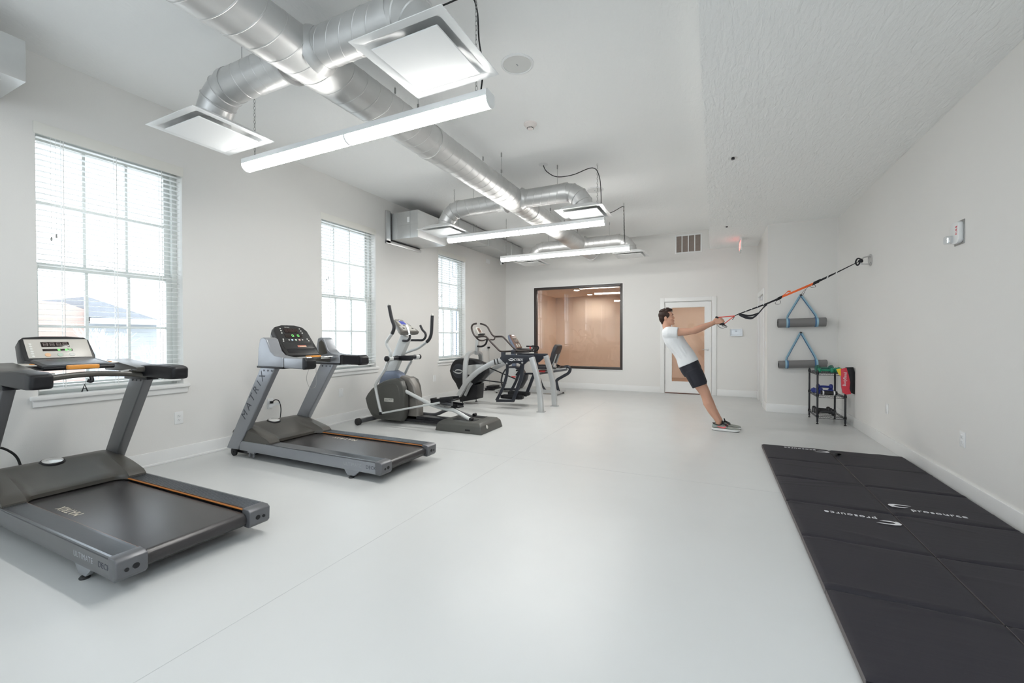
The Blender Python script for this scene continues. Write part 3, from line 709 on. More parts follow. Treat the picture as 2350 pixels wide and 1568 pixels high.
        m = MB(); m.loft([[P(a * .93, b * .95 + .012, -.09) for a, b in shape], [P(a * 1.02, b, -.045) for a, b in shape]]); m.build('console_back', M_silver, c)
        def patch(nm, a0, a1, b0, b1, mt, z=.0075, parent=c, tz=.004):
            q = MB(); q.loft([[P(a0, b0, z - tz), P(a1, b0, z - tz), P(a1, b1, z - tz), P(a0, b1, z - tz)], [P(a0, b0, z), P(a1, b0, z), P(a1, b1, z), P(a0, b1, z)]]); return q.build(nm, mt, parent, bevel=.001)
        patch('lower_panel', -.185, .185, .085, .165, M_consl, .009)
        patch('slot', -.165, .165, .035, .08, M_black, .008)
        d = patch('display', -.085, .085, .30, .362, M_lcd, .009)
        q = MB(); led_digits(q, P(-.08, .331, .0095), u, v, .16, .04); q.build('digits', mat('dim_red_led', (.06, .03, .028), .4), d)
        d = patch('text_display', -.105, .105, .238, .285, M_lcd, .009)
        q = MB(); led_digits(q, P(-.03, .262, .0095), u, v, .10, .022, '0 0', .003); q.build('digits', M_led, d)
        for a, b, r, mt in ((-.045, .205, .012, mat('blue_white_button', (.55, .68, .8), .4)), (.0, .205, .012, mat('green_white_button', (.55, .72, .6), .4)), (.045, .205, .012, mat('red_white_button', (.8, .52, .5), .4)),
                        *[(s * .082, .205, .008, M_btn) for s in (-1, 1)], *[(s * (.155 - .008 * k), .19 + .025 * k, .008, M_btn) for s in (-1, 1) for k in range(2)], *[(s * (.125 - .004 * k), .30 + .03 * k, .007, M_btn) for s in (-1, 1) for k in range(3)]):
            o = P(a, b, .006); MB().lathe([(0, .005), (r * .8, .005), (r, .003), (r, 0), (0, 0)], o, n, 14).build('button', mt, c)
        patch('sticker', -.02, .085, .105, .128, mat('red_sticker', (.6, .22, .16), .5), .0105)
        patch('sticker', .0, .085, .108, .116, mat('cream_sticker', (.75, .62, .45), .5), .0112)
        text('lettering', 'MATRIX', M_btn, c, P(-.03, .378, .0085), u, v, .014, 1.2)
        patch('usb_port', -.03, .0, H - .008, H + .008, M_black, .008)
        st = MB(); st.rbox((.735, w / 2 + .03, 1.046), .05, .17, .03, .012); st.build('stop_key', M_orange, t, bevel=.006)
        MB().tube(smooth_path([(.74, w / 2 + .03, 1.03), (.74, w / 2 - .06, .85), (.745, w / 2 - .04, .74), (.75, w / 2 + .0, .715), (.75, w / 2 + .05, .76), (.74, w / 2 + .05, 1.03)], 7), .0018, 6).build('safety_cord', M_zinc, t)
    else:
        for k in (0, 1):
            s = 1 if k == 0 else -1; yo = -.015 if k == 0 else w + .015
            m = MB(); A = [(.44, yo + s * .06, .985), (.60, yo + s * .055, 1.0), (.85, yo + s * .05, 1.005), (1.08, yo + s * .05, 1.0), (1.145, yo + s * .05, .995)]
            m.bar(A, [.10, .11, .11, .11, .10], [.06, .085, .1, .1, .085]); ar = m.build('arm_rest', M_black, t, bevel=.02, seg=3)
            m = MB(); m.prism([(.30, 1.0), (.78, 1.0), (.78, 1.035), (.62, 1.055), (.34, 1.085), (.28, 1.06)], yo + s * .01, yo + s * .16); wg = m.build('side_wing', M_hood, t, bevel=.01)
            m = MB(); m.loft([[(.40, yo + s * .155, 1.073), (.52, yo + s * .155, 1.064), (.52, yo + s * .225, 1.06), (.40, yo + s * .225, 1.07)], [(.405, yo + s * .157, 1.080), (.518, yo + s * .157, 1.070), (.518, yo + s * .222, 1.066), (.405, yo + s * .222, 1.076)]])
            kp = m.build('keypad', M_face, t, bevel=.003)
            for a, b in ((.435, .18), (.485, .20), (.44, .21)):
                MB().lathe([(0, .003), (.012, .003), (.013, 0), (0, 0)], (a, yo + s * b, 1.072), (0, 0, 1), 12).build('key', M_orange, kp)
            m = MB(); m.prism([(.40, .93), (.74, .93), (.72, .99), (.42, .99)], yo + s * .0, yo + s * .08); m.build('upright_head', M_black, t, bevel=.006)
        pts = [(.72, .06, .965), (.73, .16, .985), (.70, w / 2, 1.0), (.73, w - .16, .985), (.72, w - .06, .965)]
        MB().tube(smooth_path(pts, 7), .02, 12).build('front_bar', M_hood, t)
        for y in (.17, w - .17):
            MB().tube(smooth_path([(.725, y - .05, 1.0), (.72, y, 1.008), (.71, y + .05, 1.01)], 4), .013, 10).build('pulse_grip', M_chrome, t)
        MB().tube(smooth_path([(.70, w / 2 + .02, .985), (.71, w / 2 + .02, .95), (.70, w / 2 + .0, .955)], 4), .012, 8).build('bar_joint', M_black, t)
        # console
        B0, T0 = V(.30, w / 2, 1.088), V(.185, w / 2, 1.252)
        v = (T0 - B0).normalized(); u = V(0, 1, 0); n = u.cross(v); H = (T0 - B0).length
        def P(a, b, c): return B0 + u * a + v * b + n * c
        shape = [(-.19, -.02), (.19, -.02), (.198, .04), (.187, H - .02), (.165, H + .004), (.07, H + .014), (-.07, H + .014), (-.165, H + .004), (-.187, H - .02), (-.198, .04)]
        m = MB(); m.loft([[P(a * .94, b * .96 + .005, -.10) for a, b in shape], [P(a, b, -.075) for a, b in shape], [P(a, b, -.004) for a, b in shape], [P(a * .98, b * .985 + .002, .006) for a, b in shape]])
        c = m.build('console', M_consl, t, bevel=.006, seg=3)
        def patch(nm, a0, a1, b0, b1, mt, z=.0075, parent=c, tz=.004, sk=0):
            q = MB(); q.loft([[P(a0, b0, z - tz), P(a1, b0, z - tz), P(a1 + sk, b1, z - tz), P(a0 + sk, b1, z - tz)], [P(a0, b0, z), P(a1, b0, z), P(a1 + sk, b1, z), P(a0 + sk, b1, z)]]); return q.build(nm, mt, parent, bevel=.001)
        fp = patch('face', -.165, .175, .02, H - .016, M_face, .0085)
        d = patch('display', -.085, .065, .115, .158, M_lcd, .0105)
        q = MB(); led_digits(q, P(-.08, .1365, .0112), u, v, .14, .026, '8888', .003); q.build('digits', mat('dim_grey_led', (.22, .18, .17), .4), d)
        d = patch('text_display', -.085, .075, .078, .096, M_lcd, .0105)
        q = MB(); led_digits(q, P(-.01, .087, .0112), u, v, .08, .011, '5 60', .002); q.build('digits', M_led, d)
        for a, mt in ((-.065, mat('orange_button', (.8, .5, .3), .4)), (.0, mat('green_button', (.5, .6, .5), .4)), (.065, M_btn)):
            MB().lathe([(0, .004), (.014, .004), (.016, .002), (.016, 0), (0, 0)], P(a, .045, .008), n, 16).build('button', mt, c)
        for k in range(6): MB().lathe([(0, .003), (.008, .003), (.009, 0), (0, 0)], P(-.14 + .004 * k * 0, .035 + .021 * k, .008), n, 12).build('button', M_btn, c)
        m = MB(); m.prism([(.30, 1.03), (.60, 1.03), (.615, 1.045), (.60, 1.062), (.40, 1.09), (.30, 1.1)], w / 2 - .19, w / 2 + .19); tr = m.build('tray', M_black, t, bevel=.01)
        MB().loft([[(.33, w / 2 - .16, 1.0975), (.58, w / 2 - .16, 1.066), (.58, w / 2 + .16, 1.066), (.33, w / 2 + .16, 1.0975)], [(.33, w / 2 - .155, 1.101), (.575, w / 2 - .155, 1.069), (.575, w / 2 + .155, 1.069), (.33, w / 2 + .155, 1.101)]]).build('tray_top', M_silverd, tr)
        st = MB(); st.rbox((.625, w / 2 + .005, 1.05), .045, .17, .03, .014); st.build('stop_key', M_orange, t, bevel=.008)
        m = MB(); m.tube([(.70, w / 2 - .01, .98), (.70, w / 2 - .012, .93)], .001, 5)
        clip = MB(); clip.tube([(.70, w / 2 - .03, .88), (.70, w / 2 - .015, .93), (.70, w / 2 + .0, .88)], .004, 6).tube([(.70, w / 2 - .024, .9), (.70, w / 2 - .004, .9)], .003, 6)
        m.build('safety_cord', M_zinc, t); clip.build('safety_clip', M_black, t)
    t.location = (x0, y0, 0)
    return t
treadmill(-4.62, 2.79, 'silver treadmill with MATRIX on its upright, second from the left, beside the elliptical', 'a')
treadmill(-4.655, 1.02, 'nearest grey treadmill at the left edge of the picture, in front of the first window', 'b')

# ---------------------------------------------------------------- elliptical
M_shell = mat('grey_brown_shell', (.088, .088, .08), .36, .2, var=.05)
M_shell2 = mat('taupe_shell', (.19, .178, .162), .36, .2, var=.05)
M_arm = mat('light_grey_enamel', (.56, .575, .57), .3, .15, var=.02)
M_foam = mat('black_foam_grip', (.022, .022, .026), .6, var=.15, bump=.1, bscale=180)
M_navy = mat('blue_grey_cover', (.16, .19, .26), .35, .1, var=.05)
M_cface = mat('silver_console_face', (.56, .55, .51), .35, .1)
M_bluelcd = mat('blue_display', (.06, .07, .25), .25, emit=(.1, .13, .6), es=.35)
el = thing('elliptical_trainer', (-3.7, 5.03, 0), 'grey elliptical trainer with long swinging arms between the treadmill and the arc trainer', 'elliptical')
prof = [(-4.745, .34), (-4.70, .41), (-4.62, .49), (-4.5, .56), (-4.37, .622), (-4.24, .655), (-4.14, .66), (-4.06, .625), (-4.015, .53), (-3.99, .38), (-3.99, .2), (-4.02, .09), (-4.06, .045), (-4.56, .045), (-4.63, .1), (-4.70, .2)]
for k, (ya, yb) in enumerate(((4.815, 4.905), (5.155, 5.245))):
    m = MB(); s = 1 if k == 0 else -1; o, i = (ya, yb) if k == 0 else (yb, ya); cx, cz = -4.33, .33
    m.loft([[(cx + (x - cx) * q, y, cz + (z - cz) * q) for x, z in prof] for q, y in ((.90, o), (.965, o + s * .008), (1, o + s * .03), (1, i))])
    sh = m.build('side_shell', M_shell, el, ang=40)
    m = MB(); m.loft([[(cx + (x - cx) * q, y, cz + (z - cz) * q) for x, z in prof] for q, y in ((.55, o - s * .004), (.78, o - s * .003), (.8, o + s * .004))]); m.build('shell_panel', M_shell, sh, ang=40)
    if k == 0:
        MB().rbox((-4.27, o - .006, .345), .17, .008, .05, .003).build('badge', M_cface, sh)
        text('lettering', 'MATRIX', M_ink, sh, (-4.265, o - .0105, .346), (1, 0, .12), (0, 0, 1), .032, 1.25)
    MB().lathe([(.0, 0), (.055, 0), (.055, .012), (.03, .012), (.03, .03), (0, .03)], (-4.10, i - s * .01, .50), (0, s, 0)).build('crank_socket', M_black, sh)
m = MB(); m.loft([[(-4.36 + (x + 4.36) * .93, y, .33 + (z - .33) * .93) for x, z in prof] for y in (4.905, 5.155)]); m.build('crank_slot', M_black, el)
prc = [(-4.66, .36), (-4.5, .53), (-4.3, .65), (-4.16, .69), (-4.02, .655), (-3.94, .56), (-3.885, .40), (-3.86, .22), (-3.86, .05), (-4.5, .05)]
m = MB(); m.loft([[(-4.3 + (x + 4.3) * q, y, .35 + (z - .35) * q) for x, z in prc] for q, y in ((.95, 4.955), (1, 4.98), (1, 5.08), (.95, 5.105))]); m.build('centre_shell', M_shell2, el, bevel=.008)
m = MB(); m.loft([[(-4.62, 4.95, .5), (-4.14, 4.95, .62), (-4.14, 5.11, .62), (-4.62, 5.11, .5)], [(-4.57, 4.95, .64), (-4.22, 4.95, .72), (-4.22, 5.11, .72), (-4.57, 5.11, .64)], [(-4.5, 4.97, .75), (-4.31, 4.965, .76), (-4.31, 5.095, .76), (-4.5, 5.09, .75)]])
m.build('mast_cover', M_navy, el, bevel=.03, seg=3)
MB().bar([(-4.475, 5.03, .62), (-4.125, 5.03, 1.27)], .085, .15).build('mast', M_arm, el, bevel=.01)
# rail and rear block
MB().box(-4.5, -3.3, 4.955, 5.105, .03, .115).box(-4.1, -3.35, 4.93, 5.13, .03, .075).build('base_rail', M_blackm, el, bevel=.006)
m = MB()
def br(x0, x1, y0, y1, z): return [(x0, y0, z), (x1, y0, z), (x1, y1, z), (x0, y1, z)]
m.loft([br(-3.40, -2.685, 4.73, 5.33, 0), br(-3.40, -2.685, 4.73, 5.33, .012), br(-3.375, -2.705, 4.745, 5.315, .10), br(-3.33, -2.74, 4.78, 5.28, .135), br(-3.27, -2.80, 4.83, 5.23, .145)])
bb = m.build('rear_housing', M_shell, el, bevel=.01, seg=3)
MB().rbox((-2.895, 4.7365, .045), .075, .006, .022, .002).build('pull_slot', M_black, bb)
MB().lathe([(0, .006), (.02, .005), (.026, 0), (0, 0)], (-2.696, 4.9, .075), (1, 0, .25), 18).build('badge', M_cface, bb)
MB().box(-3.2, -2.86, 4.85, 4.97, .142, .149).box(-3.2, -2.86, 5.09, 5.21, .142, .149).build('roller_track', M_black, bb)
MB().cyl((-4.6, 4.56, .05), (-4.6, 5.5, .05), .032).build('front_stabiliser', M_silverd, el)
for y in (4.545, 5.515): MB().lathe([(0, -.03), (.04, -.03), (.05, -.02), (.05, .02), (.04, .03), (0, .03)], (-4.6, y, .05), (0, 1, 0)).build('transport_wheel', M_rubber, el)
# swinging arms
NY, FY = 4.72, 5.34
near = [(-4.178,4.72,1.708),(-4.157,4.72,1.613),(-4.126,4.72,1.504),(-4.092,4.72,1.421),(-4.097,4.72,1.363),(-4.127,4.72,1.306),(-4.18,4.72,1.248),(-4.223,4.72,1.194),(-4.221,4.72,1.148),(-4.181,4.72,1.09),(-4.15,4.72,1.041),(-4.161,4.72,0.983),(-4.177,4.72,0.941),(-4.215,4.72,0.882),(-4.258,4.72,0.797),(-4.334,4.72,0.702),(-4.41,4.72,0.606),(-4.434,4.72,0.563)]
near2 = [(-4.449,4.74,0.501),(-4.406,4.74,0.331),(-4.35,4.74,0.157)]
ga = smooth_path(near[:6], 4); lo = smooth_path(near[5:] + near2, 4)
a = MB().tube(lo, .021, 14).build('swing_arm', M_arm, el)
MB().tube(ga, .0245, 14).build('grip', M_foam, a); MB().ball(near[0], .022, .022, .03, 12).build('thumb_button', M_cface, a)
far = [(-3.883,5.34,1.586),(-3.889,5.34,1.496),(-3.895,5.34,1.389),(-3.906,5.34,1.3),(-3.939,5.34,1.229),(-3.988,5.34,1.184),(-4.06,5.34,1.139),(-4.16,5.34,1.084),(-4.285,5.34,1.046),(-4.388,5.34,1.013),(-4.458,5.34,0.979)]
b = MB().tube(smooth_path(far[5:] + [(-4.26, 5.3, .90), (-4.30, 5.28, .8), (-4.42, 5.30, .6), (-4.47, 5.33, .5), (-4.40, 5.34, .22)], 4), .021, 14).build('swing_arm', M_arm, el)
MB().tube(smooth_path(far[:6], 4), .0245, 14).build('grip', M_foam, b); MB().ball(far[0], .022, .022, .03, 12).build('thumb_button', M_cface, b)
pv = (-4.178,4.74,0.952)
MB().cyl((pv[0], 4.66, pv[2]), (pv[0], 5.40, pv[2]), .03).build('pivot_shaft', M_blackm, el)
MB().cyl((pv[0], 4.69, pv[2]), (pv[0], 4.77, pv[2]), .04).build('pivot_sleeve', M_arm, el); MB().cyl((pv[0], 5.29, pv[2]), (pv[0], 5.37, pv[2]), .04).build('pivot_sleeve', M_arm, el)
for y in (4.665, 5.395): MB().ball((pv[0], y, pv[2]), .042, .03, .042, 16).build('pivot_cap', M_black, el)
# links and foot beams
ld = [(-4.35,4.74,0.157),(-3.332,4.74,0.376)]
MB().tube(ld, .014, 10).build('link_rod', M_arm, el); MB().tube([(-4.40, 5.34, .22), (-3.6, 5.34, .27)], .014, 10).build('link_rod', M_arm, el)
MB().cyl((ld[0][0], 4.715, ld[0][2]), (ld[0][0], 4.77, ld[0][2]), .022).build('link_joint', M_black, el)
fb = [(-4.089,4.88,0.504),(-3.802,4.88,0.397),(-3.557,4.88,0.313),(-3.352,4.88,0.274),(-3.213,4.88,0.264),(-3.123,4.88,0.233),(-2.923,4.88,0.147)]
MB().tube(smooth_path(fb, 4), .026, 14).build('foot_beam', M_arm, el)
fb2 = [(-4.019,5.18,0.111),(-3.777,5.18,0.108),(-3.675,5.18,0.129),(-3.558,5.18,0.18),(-3.427,5.18,0.223),(-3.315,5.18,0.184),(-3.048,5.18,0.116)]
MB().tube(smooth_path(fb2, 4), .026, 14).build('foot_beam', M_silverd, el)
for q, y in ((fb[-1], 4.88), (fb2[-1], 5.18)): MB().cyl((q[0], y - .03, .165), (q[0], y + .03, .165), .02).build('roller', M_black, el)
def pedal(c, tilt):
    R = Matrix.Rotation(tilt, 3, 'Y'); c = V(c)
    m = MB(); sh = [(-.19, -.075), (-.14, -.085), (.16, -.085), (.20, -.06), (.20, .06), (.16, .085), (-.14, .085), (-.19, .075)]
    m.loft([[c + R @ V(x, y, z) for x, y in sh] for z in (-.018, .0)])
    o = m.build('pedal', M_black, el, bevel=.006)
    w_ = MB()
    for ya in (-.085, .075): w_.box(-.14, .18, ya, ya + .01, 0, .035)
    w_.box(-.19, -.18, -.07, .07, 0, .045)
    w_.v = [tuple(c + R @ V(p)) for p in w_.v]; w_.build('pedal_rim', M_black, o, bevel=.003)
    g = MB()
    for k in range(8): g.box(-.15 + .04 * k, -.135 + .04 * k, -.065, .065, 0, .005)
    g.v = [tuple(c + R @ V(p)) for p in g.v]; g.build('pedal_tread', M_rubber, o)
pc = (-3.316,4.84,0.399); pedal(pc, -.14); MB().bar([(pc[0] - .12, 4.86, pc[2] - .04), (pc[0] + .1, 4.86, pc[2] - .055)], .06, .05).build('pedal_bracket', M_silverd, el, bevel=.006)
pedal((pc[0] - .17, 5.22, pc[2] - .13), .06)
m = MB(); m.box(pc[0] - .08, pc[0] + .06, 4.83, 4.90, pc[2] - .10, pc[2] - .06); m.cyl((pc[0], 4.80, pc[2] - .09), (pc[0], 4.93, pc[2] - .09), .012); m.build('pedal_clamp', M_zinc, el)
# fixed handlebar, tray and console
fh = [(-4.157,4.98,1.204),(-4.081,4.98,1.2)]
pA = [(-4.044,4.93,1.434),(-4.007,4.93,1.349),(-3.981,4.93,1.29),(-3.987,4.93,1.239),(-4.029,4.93,1.205),(-4.104,4.93,1.205)]; pB = [(-4.001,5.2,1.436),(-3.963,5.2,1.37),(-3.91,5.2,1.317),(-3.905,5.2,1.264),(-3.953,5.2,1.216),(-4.051,5.2,1.212),(-4.183,5.2,1.212)]
MB().tube(smooth_path(pA + [((pA[-1][0] + pB[-1][0]) / 2, 5.0, pA[-1][2])], 4), .017, 12).build('fixed_handle', M_foam, el)
MB().tube(smooth_path(pB + [(pB[-1][0] - .06, 5.02, pB[-1][2] - .0)], 4), .017, 12).build('fixed_handle', M_foam, el)
MB().tube(pA[:2] + [pA[2]], .0185, 12).build('pulse_plate', M_chrome, el)
tc = V((-4.117,4.97,0.96))
sh = [(-.15, -.03), (-.13, -.055), (-.02, -.062), (.10, -.05), (.155, -.02), (.155, .02), (.10, .05), (-.02, .062), (-.13, .055), (-.15, .03)]
m = MB(); m.loft([[tc + V(x * q, y * q, z) for x, y in sh] for q, z in ((.75, -.045), (.95, -.03), (1, .025), (.9, .025), (.85, -.015))]); m.build('bottle_tray', M_black, el, bevel=.004)
T0, B0 = V(-4.279, 5.03, 1.519), V(-4.046, 5.035, 1.335); v = (T0 - B0).normalized(); u = V(0, 1, 0); n = u.cross(v); H = (T0 - B0).length
def EP(a, b, c): return B0 + u * a + v * b + n * c
shape = [(-.20, 0), (.20, 0), (.195, .05), (.155, .14), (.12, H - .05), (.085, H), (-.085, H), (-.12, H - .05), (-.155, .14), (-.195, .05)]
m = MB(); m.loft([[EP(a * .8, b * .8 + .02, -.075) for a, b in shape], [EP(a, b, -.045) for a, b in shape], [EP(a, b, -.004) for a, b in shape], [EP(a * .95, b * .96 + .006, .008) for a, b in shape]]); c = m.build('console', M_shell2, el, bevel=.008)
def ep(nm, a0, a1, b0, b1, mt, z=.012, tz=.005, par=None):
    return MB().loft([[EP(x, y, q) for x, y in ((a0, b0), (a1, b0), (a1, b1), (a0, b1))] for q in (z - tz, z)]).build(nm, mt, par or c, bevel=.002)
f = ep('face', -.15, .15, .02, .125, M_cface); f2 = ep('face', -.105, .105, .12, H - .035, M_cface)
ep('display', -.055, .055, .165, .245, M_bluelcd, .0145); ep('slot', -.05, .05, .137, .148, M_black, .0145)
for a in (-.1, .1): ep('button', a - .02, a + .02, .06, .085, M_black, .0145)
for a in (-.03, 0, .03): ep('button', a - .009, a + .009, .075, .093, M_white, .0145)
MB().lathe([(0, .004), (.02, .003), (.024, 0), (0, 0)], EP(0, H - .02, .008), n, 16).build('badge', M_chrome, c)
# ---------------------------------------------------------------- arc trainer
AN, AF, AC = 6.63, 7.30, 6.965
M_bsteel = mat('blue_black_steel', (.03, .033, .042), .35, .35, var=.1)
M_bronze = mat('dark_bronze_tube', (.055, .045, .042), .32, .5, var=.1)
M_sil2 = mat('satin_silver', (.52, .53, .53), .32, .5, var=.04)
M_brown = mat('brown_display', (.16, .09, .07), .3)
at = thing('arc_trainer', (-3.4, AC, 0), 'silver and black arc trainer with CYBEX on its side plate and two rear legs', 'arc trainer')
def mirror_y(pts, c=AC): return [(p[0], 2 * c - p[1], p[2]) for p in pts]
legc = [(-2.782,6.63,0.915),(-2.734,6.63,0.753),(-2.686,6.63,0.586),(-2.65,6.63,0.42),(-2.626,6.63,0.209),(-2.617,6.63,0.004)]
for pts, y in ((legc, AN), (mirror_y(legc), AF)):
    L = MB().bar(smooth_path(pts, 4), .07, .085).build('rear_leg', M_sil2, at, bevel=.006)
    e = pts[-1]; MB().box(e[0] - .065, e[0] + .065, y - .05, y + .05, 0, .012).build('foot_plate', M_sil2, L)
armc = [(-4.256,6.66,0.179),(-4.176,6.66,0.294),(-4.076,6.66,0.434),(-3.948,6.66,0.56),(-3.809,6.66,0.661),(-3.659,6.66,0.743),(-3.497,6.66,0.818),(-3.339,6.66,0.857)]
for pts in (armc, mirror_y(armc)):
    MB().bar(smooth_path(pts, 4), .07, .085).build('curved_frame', M_sil2, at, bevel=.008)
for k in (0, 1):
    w_ = [(-3.551,0.847),(-3.484,0.86),(-3.438,0.767),(-3.491,0.742)]
    for d in (0, .06):
        q = V(armc[6]); y = 6.66 if k == 0 else 2 * AC - 6.66
        d1 = (V(armc[7]) - V(armc[6])).normalized()
        c = q + d1 * (d + .0); MB().bar([(c.x, y, c.z), (c.x + d1.x * .022, y, c.z + d1.z * .022)], .076, .094).build('rubber_band', M_rubber, at)
# hoop
hx = (-4.118,6.66,0.419)[0]
hz = (-4.056,6.7,0.956)[2]
hp = [(hx, AN + .03, .36), (hx - .0, AN + .04, .70), (hx + .01, AN + .08, hz - .06), (hx + .02, AN + .18, hz + .005), (hx + .025, AC, hz + .02), (hx + .02, AF - .18, hz + .005), (hx + .01, AF - .08, hz - .06), (hx, AF - .04, .70), (hx, AF - .03, .36)]
MB().bar(smooth_path(hp, 5), .085, .05, side=(1, 0, 0)).build('hoop', M_sil2, at, bevel=.008)
# drum housing
dr = [(-4.601,0.61),(-4.577,0.7),(-4.532,0.778),(-4.471,0.83),(-4.388,0.851),(-4.255,0.862),(-4.066,0.838),(-3.881,0.774),(-3.818,0.708),(-3.818,0.585),(-3.867,0.51),(-3.953,0.432),(-4.068,0.327),(-4.302,0.24),(-4.406,0.26),(-4.465,0.372),(-4.548,0.471)]
m = MB(); cx = sum(p[0] for p in dr) / len(dr); cz = sum(p[1] for p in dr) / len(dr)
m.loft([[(cx + (x - cx) * q, y, cz + (z - cz) * q) for x, z in dr] for q, y in ((.95, 6.86), (1, 6.885), (1, 7.045), (.95, 7.07))]); dh = m.build('drum_housing', M_black, at, bevel=.006)
dc = V((-4.382,6.86,0.617))
MB().lathe([(0, .012), (.125, .010), (.14, .004), (.14, 0), (0, 0)], dc, (0, -1, 0), 36).build('drum_cover', M_bsteel, dh)
def swirl(name, mt, par, o, u_, v_, s, flip=1):
    """two-armed eye-shaped emblem"""
    o = V(o); u_ = V(u_); v_ = V(v_); nn = u_.cross(v_); m = MB()
    for sg in (1, -1):
        pts = []
        for k in range(15):
            t = k / 14; a = PI * (1.08 - 1.2 * t); r = .42 - .04 * t
            pts.append(o + u_ * (s * sg * (r * math.cos(a) - .08 + .55 * t * t * t)) + v_ * (s * sg * .52 * (r * math.sin(a) + .02)))
        m.bar(pts, [s * (.02 + .15 * math.sin(PI * min(1, k / 14 * 1.0)) ** .8) for k in range(15)], .0015, side=v_)
    return m.build(name, mt, par)
swirl('emblem', M_sil2, dh, dc + V(0, -.0135, -.01), (1, 0, 0), (0, 0, 1), .15)
pn = [(-4.164,0.732),(-3.991,0.752),(-3.829,0.753),(-3.864,0.672),(-3.963,0.595),(-4.049,0.549),(-4.165,0.557)]
MB().prism(pn, 6.83, 6.87).build('panel', M_sil2, at, bevel=.006)
MB().prism([(x, z) for x, z in pn], 7.06, 7.10).build('panel', M_sil2, at, bevel=.006)
lb = [(-4.186,0.349),(-3.963,0.384),(-3.985,0.104),(-4.342,0.032),(-4.371,0.112)]
MB().prism(lb, 6.84, 7.10).build('lower_box', M_black, at, bevel=.008)
for x, y in ((-4.26, 6.80), (-4.2, 7.2)): MB().lathe([(0, 0), (.025, 0), (.025, .01), (.008, .014), (.008, .06)], (x, y, 0)).build('levelling_foot', M_rubber, at)
MB().bar([(-4.206,6.8,0.165),(-4.118,6.8,0.331),(-4.06,6.8,0.408)], .03, .05).build('cross_bracket', M_sil2, at, bevel=.004)
# side plates
pl = [(-3.356,0.998),(-3.285,0.999),(-3.285,0.952),(-2.752,0.953),(-2.752,0.91),(-2.838,0.858),(-2.918,0.788),(-2.974,0.781),(-3.03,0.811),(-3.144,0.802),(-3.195,0.769),(-3.259,0.779),(-3.383,0.887),(-3.356,0.922)]
for y in (AN, AF):
    p_ = MB().prism(pl, y - .02, y + .02).build('side_plate', M_bsteel, at, bevel=.005)
    s = -1 if y == AN else 1
    for q in [(-3.24,6.63,0.797),(-2.946,6.63,0.819)]:
        MB().lathe([(0, .012), (.018, .010), (.02, 0), (0, 0)], (q[0], y + s * .02, q[2]), (0, s, 0), 18).build('pivot_bolt', M_chrome, p_)
    if y == AN:
        q = (-3.033,6.609,0.869); text('lettering', 'CYBEX', M_white, p_, (q[0] + .005, AN - .0212, q[2]), (1, 0, 0), (0, 0, 1), .058, .95, shear=.25)
        q = (-3.15,6.609,0.867); swirl('emblem', M_white, p_, (q[0] - .004, AN - .0212, q[2]), (1, 0, 0), (0, 0, 1), .075)
tt = (-3.144,6.63,0.972)
MB().bar([(tt[0], AN, tt[2] + .02), (tt[0], AF, tt[2] + .02)], .06, .05, side=(1, 0, 0)).build('cross_tube', M_bsteel, at)
# swing links and pedals
def links(front, rear, y, s):
    a = MB().bar(smooth_path([(p[0], y, p[2]) for p in front], 4), .028, .05).build('swing_link', M_bsteel, at, bevel=.008)
    b = MB().bar(smooth_path([(p[0], y, p[2]) for p in rear], 4), .028, .06).build('swing_link', M_bsteel, at, bevel=.008)
    f, r = front[-1], rear[-1]
    MB().bar([(f[0], y + s * .0, f[2]), (r[0] + .02, y, r[2])], .035, .05).build('pedal_carrier', M_bsteel, at, bevel=.008)
    c = V((f[0] + r[0]) / 2 + .09, y + s * .12, r[2] + .045); sh = [(-.20, -.07), (-.15, -.08), (.17, -.08), (.21, -.04), (.21, .04), (.17, .08), (-.15, .08), (-.20, .07)]
    m = MB(); m.loft([[c + V(x * q, yy * q, z) for x, yy in sh] for q, z in ((.92, -.03), (1, -.015), (1, .03), (.93, .03), (.92, 0.0))]); p_ = m.build('pedal', M_black, at, bevel=.005)
    m = MB()
    for k in range(8): m.box(c.x - .16 + .045 * k, c.x - .143 + .045 * k, c.y - .06, c.y + .06, c.z, c.z + .006)
    m.build('pedal_tread', M_rubber, p_)
links([(-3.265,6.68,0.782),(-3.274,6.68,0.618),(-3.324,6.68,0.441),(-3.383,6.68,0.309),(-3.483,6.68,0.132)], [(-2.971,6.68,0.801),(-2.988,6.68,0.651),(-3.003,6.68,0.559),(-3.054,6.68,0.418),(-3.156,6.68,0.152)], 6.68, 1)
links([(-3.245,7.25,0.749),(-3.307,7.25,0.573),(-3.369,7.25,0.42),(-3.439,7.25,0.291),(-3.509,7.25,0.18)], [(-2.943,7.25,0.788),(-2.963,7.25,0.646),(-3.023,7.25,0.509),(-3.084,7.25,0.358),(-3.162,7.25,0.175)], 7.25, -1)
for pts in ([(-3.878,6.78,0.479),(-3.354,6.78,0.441)], [(-3.884,7.15,0.675),(-3.302,7.15,0.47)]):
    MB().tube(pts, .011, 10).build('drive_rod', M_black, at); MB().ball(pts[1], .02, seg=12).build('rod_end', M_black, at)
